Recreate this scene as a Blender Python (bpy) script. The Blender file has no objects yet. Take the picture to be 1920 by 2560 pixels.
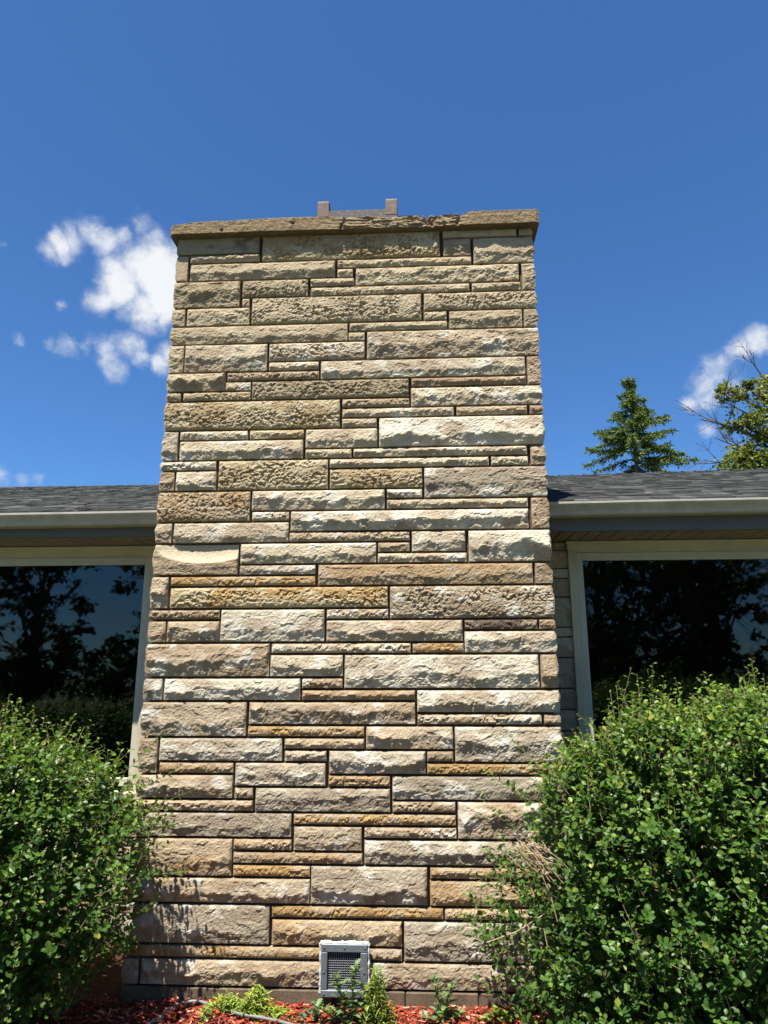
import bpy, math
import numpy as np
from mathutils import Matrix, Vector
PI = math.pi
scene = bpy.context.scene
COL = scene.collection

# ------------------------------------------------------------------ camera
cam = bpy.data.cameras.new('camera')
cam.sensor_fit = 'VERTICAL'; cam.sensor_height = 36.0
cam.lens = 36.0 * 1730.0 / 2560.0
cam.clip_start = 0.05; cam.clip_end = 3000
camo = bpy.data.objects.new('camera', cam); COL.objects.link(camo)
CAM = Vector((0.43845, -4.31133, 1.79718))
yaw, pitch, roll = -0.0509886, 0.2342766, -0.0013337
fw = Vector((math.sin(yaw)*math.cos(pitch), math.cos(yaw)*math.cos(pitch), math.sin(pitch)))
rt = Vector((math.cos(yaw), -math.sin(yaw), 0)); up = rt.cross(fw)
r2 = rt*math.cos(roll) + up*math.sin(roll); u2 = up*math.cos(roll) - rt*math.sin(roll)
m = Matrix((r2, u2, -fw)).transposed().to_4x4(); m.translation = CAM
camo.matrix_world = m
scene.camera = camo

# ------------------------------------------------------------------ sun, sky, exposure
SUN_EL, SUN_AZ = math.radians(67.5), math.radians(24.0)      # azimuth: to the left of the chimney's outward normal
to_sun = Vector((-math.sin(SUN_AZ)*math.cos(SUN_EL), -math.cos(SUN_AZ)*math.cos(SUN_EL), math.sin(SUN_EL)))
sun = bpy.data.lights.new('sun', 'SUN'); sun.energy = 5.0; sun.angle = math.radians(0.53); sun.color = (1.0, 0.945, 0.85)
suno = bpy.data.objects.new('sun', sun); COL.objects.link(suno)
suno.rotation_euler = to_sun.to_track_quat('Z', 'Y').to_euler(); suno.location = (0, 0, 30)
vs = scene.view_settings
vs.view_transform = 'Standard'; vs.look = 'None'; vs.exposure = 1.32; vs.gamma = 1.0; vs.use_curve_mapping = False

world = bpy.data.worlds.new('World'); scene.world = world; world.use_nodes = True
nt = world.node_tree; nt.nodes.clear(); N = nt.nodes.new; LK = nt.links.new
wout = N('ShaderNodeOutputWorld'); bg = N('ShaderNodeBackground'); LK(bg.outputs[0], wout.inputs[0])
sky = N('ShaderNodeTexSky'); sky.sky_type = 'NISHITA'; sky.sun_disc = False
sky.sun_elevation = SUN_EL
sky.sun_rotation = math.atan2(to_sun.x, to_sun.y)
sky.altitude = 250; sky.air_density = 1.0; sky.dust_density = 0.25; sky.ozone_density = 2.2
bg.inputs['Strength'].default_value = 0.05
tint = N('ShaderNodeMix'); tint.data_type = 'RGBA'; tint.blend_type = 'MULTIPLY'; tint.inputs['Factor'].default_value = 1.0
LK(sky.outputs[0], tint.inputs[6]); tint.inputs[7].default_value = (0.54, 0.916, 1.30, 1)
def wmath(op, a, b=None, c=None, clamp=False):
    n = N('ShaderNodeMath'); n.operation = op; n.use_clamp = clamp
    for i, v in enumerate((a, b, c)):
        if v is None: continue
        if isinstance(v, (int, float)): n.inputs[i].default_value = v
        else: LK(v, n.inputs[i])
    return n.outputs[0]
tc = N('ShaderNodeTexCoord'); DIR = tc.outputs['Generated']
CLOUDS = [(-0.4553,0.7307,0.5088,0.0189,0.85),(-0.4378,0.7334,0.5200,0.0219,0.95),(-0.4187,0.7393,0.5274,0.0242,0.95),(-0.3979,0.7411,0.5408,0.0235,0.95),(-0.3845,0.7523,0.5351,0.0210,0.90),(-0.3614,0.7567,0.5448,0.0174,0.80),(-0.3414,0.7557,0.5589,0.0215,0.90),(-0.3273,0.7684,0.5499,0.0198,0.90),(-0.4028,0.7824,0.4749,0.0242,1.00),(-0.3739,0.7842,0.4952,0.0370,1.30),(-0.3357,0.7918,0.5103,0.0481,1.50),(-0.3568,0.8058,0.4727,0.0364,1.30),(-0.3220,0.8093,0.4912,0.0489,1.50),(-0.4527,0.7656,0.4571,0.0101,0.70),(-0.4663,0.7804,0.4166,0.0129,0.70),(-0.4487,0.7921,0.4138,0.0208,0.85),(-0.4277,0.8027,0.4157,0.0154,0.80),(-0.4040,0.8149,0.4155,0.0267,0.95),(-0.3805,0.8206,0.4263,0.0271,0.95),(-0.3967,0.8259,0.4006,0.0209,0.85),(-0.3683,0.8334,0.4121,0.0173,0.80),(-0.3379,0.8475,0.4093,0.0177,1.00),(-0.3246,0.8460,0.4229,0.0209,1.00),(-0.4991,0.7612,0.4141,0.0089,0.60),(-0.5212,0.8172,0.2461,0.0153,0.65),(-0.5040,0.8286,0.2438,0.0119,0.70),(-0.4900,0.8356,0.2482,0.0112,0.80),(-0.4931,0.7053,0.5093,0.0060,0.60),(0.4266,0.8114,0.3996,0.0217,0.95),(0.4092,0.8226,0.3948,0.0204,0.95),(0.3875,0.8393,0.3814,0.0228,0.95),(0.3731,0.8497,0.3726,0.0214,0.90),(0.3588,0.8647,0.3516,0.0171,0.80),(0.3806,0.8549,0.3525,0.0231,0.85),(0.4011,0.8412,0.3626,0.0208,0.80),(0.3778,0.8716,0.3123,0.0150,0.70)]
nz0 = N('ShaderNodeTexNoise'); nz0.inputs['Scale'].default_value = 9.0; nz0.inputs['Detail'].default_value = 5; nz0.inputs['Roughness'].default_value = 0.6
LK(DIR, nz0.inputs['Vector'])
sub = N('ShaderNodeVectorMath'); sub.operation = 'SUBTRACT'; LK(nz0.outputs['Color'], sub.inputs[0]); sub.inputs[1].default_value = (0.5, 0.5, 0.5)
scl = N('ShaderNodeVectorMath'); scl.operation = 'SCALE'; LK(sub.outputs[0], scl.inputs[0]); scl.inputs['Scale'].default_value = 0.05
wdir = N('ShaderNodeVectorMath'); wdir.operation = 'ADD'; LK(DIR, wdir.inputs[0]); LK(scl.outputs[0], wdir.inputs[1])
acc = None
for (x, y, z, r, a) in CLOUDS:                               # cumulus puffs as soft balls of direction, broken up by noise below
    d = N('ShaderNodeVectorMath'); d.operation = 'DISTANCE'; LK(wdir.outputs[0], d.inputs[0]); d.inputs[1].default_value = (x, y, z)
    mr = N('ShaderNodeMapRange'); mr.interpolation_type = 'SMOOTHSTEP'
    mr.inputs['From Min'].default_value = r*1.6; mr.inputs['From Max'].default_value = 0.0
    mr.inputs['To Min'].default_value = 0.0; mr.inputs['To Max'].default_value = a
    LK(d.outputs['Value'], mr.inputs['Value'])
    acc = mr.outputs[0] if acc is None else wmath('MAXIMUM', acc, mr.outputs[0])
# the same fair-weather puffs go on round the rest of the sky
nzg = N('ShaderNodeTexNoise'); nzg.inputs['Scale'].default_value = 3.2; nzg.inputs['Detail'].default_value = 2; LK(DIR, nzg.inputs['Vector'])
gen = N('ShaderNodeMapRange'); gen.interpolation_type = 'SMOOTHSTEP'; LK(nzg.outputs['Fac'], gen.inputs['Value'])
gen.inputs['From Min'].default_value = 0.56; gen.inputs['From Max'].default_value = 0.74
sep = N('ShaderNodeSeparateXYZ'); LK(DIR, sep.inputs[0])
back = N('ShaderNodeMapRange'); LK(sep.outputs['Y'], back.inputs['Value']); back.inputs['From Min'].default_value = 0.25; back.inputs['From Max'].default_value = -0.1
acc = wmath('MAXIMUM', acc, wmath('MULTIPLY', gen.outputs[0], back.outputs[0]))
nz1 = N('ShaderNodeTexNoise'); nz1.inputs['Scale'].default_value = 20.0; nz1.inputs['Detail'].default_value = 9; nz1.inputs['Roughness'].default_value = 0.62
LK(wdir.outputs[0], nz1.inputs['Vector'])
dens = wmath('ADD', acc, wmath('MULTIPLY', wmath('SUBTRACT', nz1.outputs['Fac'], 0.5), 2.3))
cov = N('ShaderNodeMapRange'); cov.interpolation_type = 'SMOOTHSTEP'; LK(dens, cov.inputs['Value'])
cov.inputs['From Min'].default_value = 0.12; cov.inputs['From Max'].default_value = 1.3
covf = wmath('MULTIPLY', cov.outputs[0], wmath('MULTIPLY', acc, 3.0, clamp=True), clamp=True)
cloudc = N('ShaderNodeMix'); cloudc.data_type = 'RGBA'
LK(cov.outputs[0], cloudc.inputs['Factor']); cloudc.inputs[6].default_value = (4.4, 5.1, 6.3, 1); cloudc.inputs[7].default_value = (7.2, 7.4, 7.7, 1)
mixc = N('ShaderNodeMix'); mixc.data_type = 'RGBA'; LK(covf, mixc.inputs['Factor'])
LK(tint.outputs[2], mixc.inputs[6]); LK(cloudc.outputs[2], mixc.inputs[7]); LK(mixc.outputs[2], bg.inputs['Color'])

# ------------------------------------------------------------------ helpers
def rng(s): return np.random.default_rng(s)
_p = rng(7).permutation(256); PERM = np.concatenate([_p, _p, _p])
_g = rng(8).normal(size=(256, 2)); GR = _g/np.linalg.norm(_g, axis=1, keepdims=True)
def pn(x, y, s=0):                                            # 2-D gradient noise, about -0.7..0.7
    x = np.asarray(x, float) + s*17.13; y = np.asarray(y, float) + s*9.71
    xi = np.floor(x).astype(int); yi = np.floor(y).astype(int); fx = x-xi; fy = y-yi
    u = fx*fx*fx*(fx*(fx*6-15)+10); v = fy*fy*fy*(fy*(fy*6-15)+10)
    def g(ix, iy, dx, dy):
        h = PERM[PERM[ix & 255] + (iy & 255)]; return GR[h, 0]*dx + GR[h, 1]*dy
    a = g(xi, yi, fx, fy); b = g(xi+1, yi, fx-1, fy); c = g(xi, yi+1, fx, fy-1); d = g(xi+1, yi+1, fx-1, fy-1)
    return (a+(b-a)*u)*(1-v) + (c+(d-c)*u)*v
def fbm(x, y, s=0, o=4, r=0.5):
    t = 0; a = 1.0
    for i in range(o): t = t + a*pn(x*2**i, y*2**i, s+i*3.3); a *= r
    return t
def sstep(a, b, x):
    t = np.clip((x-a)/(b-a), 0, 1); return t*t*(3-2*t)

def srgb(*c):
    c = [v/255 for v in c]
    return tuple((v/12.92 if v <= .04045 else ((v+.055)/1.055)**2.4) for v in c)
def material(name, color=(.5,.5,.5), rough=.8, attr=None, bump=None, vary=None, metal=0.0, spec=0.5, speck=None):
    """procedural material: base colour (or a colour attribute), noise variation, fine relief"""
    mt = bpy.data.materials.new(name); mt.use_nodes = True; t = mt.node_tree; b = t.nodes['Principled BSDF']
    b.inputs['Roughness'].default_value = rough; b.inputs['Metallic'].default_value = metal; b.inputs['Specular IOR Level'].default_value = spec
    co = t.nodes.new('ShaderNodeTexCoord').outputs['Object']
    if attr:
        src = t.nodes.new('ShaderNodeAttribute'); src.attribute_name = attr; c = src.outputs['Color']
    else:
        src = t.nodes.new('ShaderNodeRGB'); src.outputs[0].default_value = (*color, 1); c = src.outputs[0]
    def noise(scale, detail=6, rgh=.6):
        n = t.nodes.new('ShaderNodeTexNoise'); n.inputs['Scale'].default_value = scale; n.inputs['Detail'].default_value = detail
        n.inputs['Roughness'].default_value = rgh; t.links.new(co, n.inputs['Vector']); return n.outputs['Fac']
    for spec_ in (vary or []):                                # (scale, low, high): multiplies the colour
        sc, lo, hi = spec_
        mr = t.nodes.new('ShaderNodeMapRange'); t.links.new(noise(sc), mr.inputs['Value'])
        mr.inputs['From Min'].default_value = .3; mr.inputs['From Max'].default_value = .7
        mr.inputs['To Min'].default_value = lo; mr.inputs['To Max'].default_value = hi
        mx = t.nodes.new('ShaderNodeVectorMath'); mx.operation = 'SCALE'; t.links.new(c, mx.inputs[0]); t.links.new(mr.outputs[0], mx.inputs['Scale']); c = mx.outputs[0]
    if speck:                                                 # (scale, threshold, colour)
        mr = t.nodes.new('ShaderNodeMapRange'); t.links.new(noise(speck[0], 3), mr.inputs['Value'])
        mr.inputs['From Min'].default_value = speck[1]; mr.inputs['From Max'].default_value = speck[1]+.06
        mx = t.nodes.new('ShaderNodeMix'); mx.data_type = 'RGBA'; t.links.new(mr.outputs[0], mx.inputs['Factor'])
        t.links.new(c, mx.inputs[6]); mx.inputs[7].default_value = (*speck[2], 1); c = mx.outputs[2]
    t.links.new(c, b.inputs['Base Color'])
    if bump:                                                  # list of (scale, distance)
        prev = None
        for sc, ds in bump:
            bp = t.nodes.new('ShaderNodeBump'); bp.inputs['Distance'].default_value = ds; bp.inputs['Strength'].default_value = 1.0
            t.links.new(noise(sc, 8), bp.inputs['Height'])
            if prev is not None: t.links.new(prev, bp.inputs['Normal'])
            prev = bp.outputs[0]
        t.links.new(prev, b.inputs['Normal'])
    return mt
def mesh(name, V, F, mt=None, col=None, smooth=False):
    """V (n,3), F: (m,k) array or list of faces; col: per-vertex rgb"""
    me = bpy.data.meshes.new(name); V = np.asarray(V, np.float32)
    if isinstance(F, np.ndarray):
        k = F.shape[1]; n = len(F)
        me.vertices.add(len(V)); me.vertices.foreach_set('co', V.ravel())
        me.loops.add(n*k); me.loops.foreach_set('vertex_index', F.astype(np.int32).ravel())
        me.polygons.add(n); me.polygons.foreach_set('loop_start', np.arange(0, n*k, k, dtype=np.int32))
        me.polygons.foreach_set('use_smooth', np.full(n, smooth, bool)); me.update(calc_edges=True)
    else:
        me.from_pydata(V.tolist(), [], F)
        if smooth: me.polygons.foreach_set('use_smooth', np.full(len(me.polygons), True, bool))
        me.update()
    if col is not None:
        at = me.color_attributes.new('Col', 'FLOAT_COLOR', 'POINT')
        c = np.ones((len(V), 4), np.float32); c[:, :3] = col; at.data.foreach_set('color', c.ravel())
    if mt: me.materials.append(mt)
    return me
def put(name, me, parent=None, loc=None, rot=None):
    o = bpy.data.objects.new(name, me); COL.objects.link(o)
    if parent: o.parent = parent
    if loc: o.location = loc
    if rot: o.rotation_euler = rot
    return o
def tag(o, label=None, cat=None, group=None, kind=None):
    for k, v in (('label', label), ('category', cat), ('group', group), ('kind', kind)):
        if v: o[k] = v
    return o
def thing(name, label, cat, loc=(0,0,0), group=None):
    return tag(put(name, None, None, loc), label, cat, group)
class MB:                                                     # collects simple shapes into one mesh
    def __init__(s): s.V = []; s.F = []; s.n = 0; s.C = []
    def add(s, V, F, c=None):
        V = [tuple(v) for v in V]; s.V += V; s.F += [tuple(i+s.n for i in f) for f in F]; s.n += len(V); s.C += [c or (1,1,1)]*len(V); return s
    def box(s, a, b, c=None, bev=0.0):
        (x0,y0,z0),(x1,y1,z1) = a, b
        if bev <= 0:
            V = [(x,y,z) for z in (z0,z1) for y in (y0,y1) for x in (x0,x1)]
            return s.add(V, [(0,2,3,1),(4,5,7,6),(0,1,5,4),(2,6,7,3),(0,4,6,2),(1,3,7,5)], c)
        e = bev; V = []; X=(x0,x1); Y=(y0,y1); Z=(z0,z1)
        idx = {}
        for k in (0,1):
            for j in (0,1):
                for i in (0,1):
                    sx, sy, sz = (e if i==0 else -e), (e if j==0 else -e), (e if k==0 else -e)
                    idx[i,j,k] = len(V); V += [(X[i],Y[j]+sy,Z[k]+sz),(X[i]+sx,Y[j],Z[k]+sz),(X[i]+sx,Y[j]+sy,Z[k])]
        g = lambda i,j,k,ax: idx[i,j,k]+ax
        F = [(g(0,0,0,0),g(0,0,1,0),g(0,1,1,0),g(0,1,0,0)),(g(1,0,0,0),g(1,1,0,0),g(1,1,1,0),g(1,0,1,0)),
             (g(0,0,0,1),g(1,0,0,1),g(1,0,1,1),g(0,0,1,1)),(g(0,1,0,1),g(0,1,1,1),g(1,1,1,1),g(1,1,0,1)),
             (g(0,0,0,2),g(0,1,0,2),g(1,1,0,2),g(1,0,0,2)),(g(0,0,1,2),g(1,0,1,2),g(1,1,1,2),g(0,1,1,2))]
        for k in (0,1):
            for j in (0,1): F.append((g(0,j,k,1),g(1,j,k,1),g(1,j,k,2),g(0,j,k,2)))
            for i in (0,1): F.append((g(i,0,k,0),g(i,1,k,0),g(i,1,k,2),g(i,0,k,2)))
        for j in (0,1):
            for i in (0,1): F.append((g(i,j,0,0),g(i,j,1,0),g(i,j,1,1),g(i,j,0,1)))
        for k in (0,1):
            for j in (0,1):
                for i in (0,1): F.append((g(i,j,k,0),g(i,j,k,1),g(i,j,k,2)))
        return s.add(V, F, c)
    def tube(s, pts, rad, n=6, c=None):
        P = np.asarray(pts, float); R = np.broadcast_to(np.asarray(rad, float), (len(P),))
        T = np.gradient(P, axis=0); T /= np.linalg.norm(T, axis=1, keepdims=True)+1e-9
        ref = np.array([0,0,1.]) if abs(T[0,2]) < .9 else np.array([1.,0,0])
        V = []; a = np.cross(T[0], ref); a /= np.linalg.norm(a)
        for i in range(len(P)):
            a = a - T[i]*np.dot(a, T[i]); a /= np.linalg.norm(a)+1e-9; b = np.cross(T[i], a)
            for k in range(n): V.append(P[i]+R[i]*(a*math.cos(2*PI*k/n)+b*math.sin(2*PI*k/n)))
        F = [(i*n+k, i*n+(k+1)%n, (i+1)*n+(k+1)%n, (i+1)*n+k) for i in range(len(P)-1) for k in range(n)]
        F += [tuple(range(n))[::-1], tuple(range((len(P)-1)*n, len(P)*n))]
        return s.add(V, F, c)
    def build(s, name, mt, parent=None, smooth=False, colour=False):
        me = mesh(name, np.array(s.V), s.F, mt, np.array(s.C) if colour else None, smooth)
        import bmesh
        bm = bmesh.new(); bm.from_mesh(me); bmesh.ops.recalc_face_normals(bm, faces=bm.faces); bm.to_mesh(me); bm.free()
        return put(name, me, parent)

# ------------------------------------------------------------------ materials
M_stone = material('split_limestone', attr='Col', rough=.92, spec=.25, vary=[(14, .90, 1.09), (90, .86, 1.10)], bump=[(70, .005), (280, .003)])
M_mortar = material('brown_mortar', (.10,.065,.043), rough=.95, spec=.2, vary=[(30, .7, 1.25)], bump=[(200, .003)])
M_cap = material('weathered_concrete', attr='Col', rough=.95, spec=.2, vary=[(18, .75, 1.15), (130, .55, 1.35)], bump=[(45, .008), (200, .006)])
M_found = material('exposed_aggregate', (.125,.092,.062), rough=.95, spec=.2, vary=[(12, .75, 1.2), (170, .6, 1.4)], bump=[(190, .005)], speck=(150, .66, (.38,.29,.18)))
M_strap = material('tan_rusty_strap', (.135,.095,.068), rough=.8, vary=[(30, .6, 1.35)], speck=(45, .57, (.075,.07,.075)), bump=[(120, .002)])
M_flue = material('rusted_flue_metal', (.05,.047,.05), rough=.75, vary=[(25, .55, 1.4)], speck=(40, .56, (.15,.085,.055)), bump=[(120, .002)])
M_shingle = material('asphalt_shingle', attr='Col', rough=.95, spec=.25, vary=[(60, .7, 1.3), (400, .7, 1.3)], bump=[(500, .003)])
M_gutter = material('aged_gutter_paint', (.37,.335,.285), rough=.45, vary=[(9, .82, 1.1), (70, .92, 1.06)], speck=(22, .73, (.09,.08,.07)))
M_fascia = material('grey_fascia_paint', (.085,.083,.08), rough=.55, vary=[(6, .9, 1.08)])
M_soffit = material('tan_soffit_board', (.20,.15,.10), rough=.6, vary=[(8, .85, 1.1)])
M_trim = material('cream_window_paint', (.46,.41,.28), rough=.55, vary=[(7, .88, 1.06), (90, .95, 1.04)], speck=(35, .74, (.33,.29,.21)))
M_sash = material('pale_sash_paint', (.44,.42,.34), rough=.45, vary=[(9, .93, 1.05)])
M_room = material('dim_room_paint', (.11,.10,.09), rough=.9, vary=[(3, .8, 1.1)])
M_bluebox = material('pale_blue_card', (.42,.60,.66), rough=.7, vary=[(8, .92, 1.05)])
M_metal = material('grey_vent_metal', (.11,.125,.148), rough=.5, metal=.1, vary=[(20, .8, 1.12), (120, .9, 1.08)], speck=(60, .7, (.16,.15,.14)))
M_wire = material('vent_wire', (.12,.125,.14), rough=.5, metal=.3, vary=[(50, .7, 1.2)])
M_caulk = material('white_caulk', (.46,.45,.43), rough=.6, vary=[(40, .8, 1.05)], bump=[(90, .003)])
M_dark = material('vent_duct_black', (.012,.012,.012), rough=.9, vary=[(10, .8, 1.2)])
M_hose = material('grey_hose_rubber', (.13,.135,.135), rough=.5, vary=[(25, .8, 1.15)])
M_soil = material('mulch_soil', (.075,.028,.016), rough=1, vary=[(9, .6, 1.3), (60, .5, 1.5)], bump=[(60, .02)])
M_chip = material('red_wood_chip', attr='Col', rough=.85, spec=.25, vary=[(80, .7, 1.25)], bump=[(300, .002)])
M_grass = material('mown_lawn', (.065,.080,.034), rough=1, vary=[(.6, .7, 1.2), (25, .6, 1.4)], bump=[(70, .03)])
M_drive = material('pale_gravel_drive', (.30,.28,.25), rough=1, vary=[(4, .85, 1.1), (60, .8, 1.2)], bump=[(80, .01)])
M_bark = material('grey_brown_bark', (.115,.085,.065), rough=.95, vary=[(14, .6, 1.35)], bump=[(40, .01)])
M_twig = material('brown_twig', (.16,.115,.07), rough=.85, vary=[(40, .7, 1.3)])
M_dead = material('dead_brush', (.36,.25,.16), rough=.95, vary=[(60, .6, 1.25)])
def leaf_material(name, trans=.3, rough=.42, spec=.45):
    mt = bpy.data.materials.new(name); mt.use_nodes = True; t = mt.node_tree; b = t.nodes['Principled BSDF']
    a = t.nodes.new('ShaderNodeAttribute'); a.attribute_name = 'Col'
    nz = t.nodes.new('ShaderNodeTexNoise'); nz.inputs['Scale'].default_value = 160
    tcn = t.nodes.new('ShaderNodeTexCoord'); t.links.new(tcn.outputs['Object'], nz.inputs['Vector'])
    mr = t.nodes.new('ShaderNodeMapRange'); t.links.new(nz.outputs['Fac'], mr.inputs['Value'])
    mr.inputs['To Min'].default_value = .75; mr.inputs['To Max'].default_value = 1.25
    mx = t.nodes.new('ShaderNodeVectorMath'); mx.operation = 'SCALE'; t.links.new(a.outputs['Color'], mx.inputs[0]); t.links.new(mr.outputs[0], mx.inputs['Scale'])
    t.links.new(mx.outputs[0], b.inputs['Base Color']); b.inputs['Roughness'].default_value = rough; b.inputs['Specular IOR Level'].default_value = spec
    tr = t.nodes.new('ShaderNodeBsdfTranslucent'); hs = t.nodes.new('ShaderNodeVectorMath'); hs.operation = 'MULTIPLY'
    t.links.new(mx.outputs[0], hs.inputs[0]); hs.inputs[1].default_value = (1.7, 1.75, .7); t.links.new(hs.outputs[0], tr.inputs['Color'])
    ms = t.nodes.new('ShaderNodeMixShader'); ms.inputs[0].default_value = trans
    t.links.new(b.outputs[0], ms.inputs[1]); t.links.new(tr.outputs[0], ms.inputs[2])
    t.links.new(ms.outputs[0], t.nodes['Material Output'].inputs['Surface'])
    return mt
M_leaf = leaf_material('shrub_leaf', .32, .45, .32)
M_treeleaf = leaf_material('tree_leaf', .3, .5, .3)
M_needle = leaf_material('spruce_needle', .12, .6, .25)
def glass_material():
    mt = bpy.data.materials.new('window_glass'); mt.use_nodes = True; t = mt.node_tree
    t.nodes.remove(t.nodes['Principled BSDF'])
    tr = t.nodes.new('ShaderNodeBsdfTransparent'); tr.inputs[0].default_value = (.55,.58,.57,1)
    gl = t.nodes.new('ShaderNodeBsdfGlossy'); gl.inputs['Roughness'].default_value = .018; gl.inputs['Color'].default_value = (.9,.95,1,1)
    fr = t.nodes.new('ShaderNodeFresnel'); fr.inputs['IOR'].default_value = 1.5
    nz = t.nodes.new('ShaderNodeTexNoise'); nz.inputs['Scale'].default_value = 1.3
    tcn = t.nodes.new('ShaderNodeTexCoord'); t.links.new(tcn.outputs['Object'], nz.inputs['Vector'])
    bp = t.nodes.new('ShaderNodeBump'); bp.inputs['Distance'].default_value = .004; bp.inputs['Strength'].default_value = .4
    t.links.new(nz.outputs['Fac'], bp.inputs['Height']); t.links.new(bp.outputs[0], gl.inputs['Normal'])
    ms = t.nodes.new('ShaderNodeMixShader'); t.links.new(fr.outputs[0], ms.inputs[0])
    t.links.new(tr.outputs[0], ms.inputs[1]); t.links.new(gl.outputs[0], ms.inputs[2]); t.links.new(ms.outputs[0], t.nodes['Material Output'].inputs['Surface'])
    return mt
M_glass = glass_material()

# ------------------------------------------------------------------ ground
def sheet(name, x0, x1, y0, y1, z, mt, n=2):
    xs = np.linspace(x0, x1, n); ys = np.linspace(y0, y1, n); X, Y = np.meshgrid(xs, ys)
    V = np.stack([X, Y, np.full_like(X, z)], -1).reshape(-1, 3)
    i = np.arange(n*n).reshape(n, n); F = np.stack([i[:-1,:-1], i[:-1,1:], i[1:,1:], i[1:,:-1]], -1).reshape(-1, 4)
    return tag(put(name, mesh(name, V, F, mt)), kind='structure')
sheet('ground', -700, 700, -700, 700, -0.03, M_grass)
sheet('driveway', -60, 60, -19, -9.5, -0.022, M_drive)
def bed():
    xs = np.linspace(-4.2, 4.4, 220); ys = np.linspace(-1.7, 0.78, 70); X, Y = np.meshgrid(xs, ys)
    Z = .012 + .02*fbm(X*2.2, Y*2.2, 3) + .02*sstep(-.5, 0, Y) - .06*sstep(-1.35, -1.7, Y)
    V = np.stack([X, Y, Z], -1).reshape(-1, 3); i = np.arange(X.size).reshape(X.shape)
    F = np.stack([i[:-1,:-1], i[:-1,1:], i[1:,1:], i[1:,:-1]], -1).reshape(-1, 4)
    return tag(put('planting_bed', mesh('planting_bed', V, F, M_soil, smooth=True)), kind='structure')
bed()

# ------------------------------------------------------------------ stone chimney
MOD = 0.06985; CW = 2.515; HW = CW/2; Z0 = 0.12; ROWS = 68; ZTOP = Z0 + ROWS*MOD
CDEP = 1.15                                                   # chimney depth behind its face
chimney = thing('stone_chimney', 'broad tan and grey split limestone chimney rising between the two windows', 'chimney', (0, 0, 0))
PAL = {'B': (.43,.355,.235), 'D': (.35,.28,.175), 'Y': (.47,.39,.245), 'y': (.48,.385,.225), 'C': (.50,.425,.315), 'W': (.58,.53,.445), 'G': (.36,.315,.25),
       'P': (.40,.315,.22), 'N': (.43,.325,.21), 'T': (.35,.255,.17), 'O': (.43,.32,.19), 'M': (.35,.285,.22), 'X': (.22,.165,.125), 'K': (.28,.24,.165)}
STAIN = {'B': (.40,.31,.20), 'D': (.33,.26,.16), 'Y': (.41,.30,.16), 'y': (.45,.29,.11), 'C': (.44,.34,.24), 'W': (.46,.37,.275), 'G': (.36,.29,.215),
         'P': (.36,.265,.175), 'N': (.43,.29,.155), 'T': (.33,.225,.14), 'O': (.38,.23,.08), 'M': (.34,.25,.185), 'X': (.13,.09,.065), 'K': (.17,.135,.09)}
def smin(a, b, k):
    h = np.clip(.5+.5*(b-a)/k, 0, 1); return b*(1-h)+a*h - k*h*(1-h)
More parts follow.
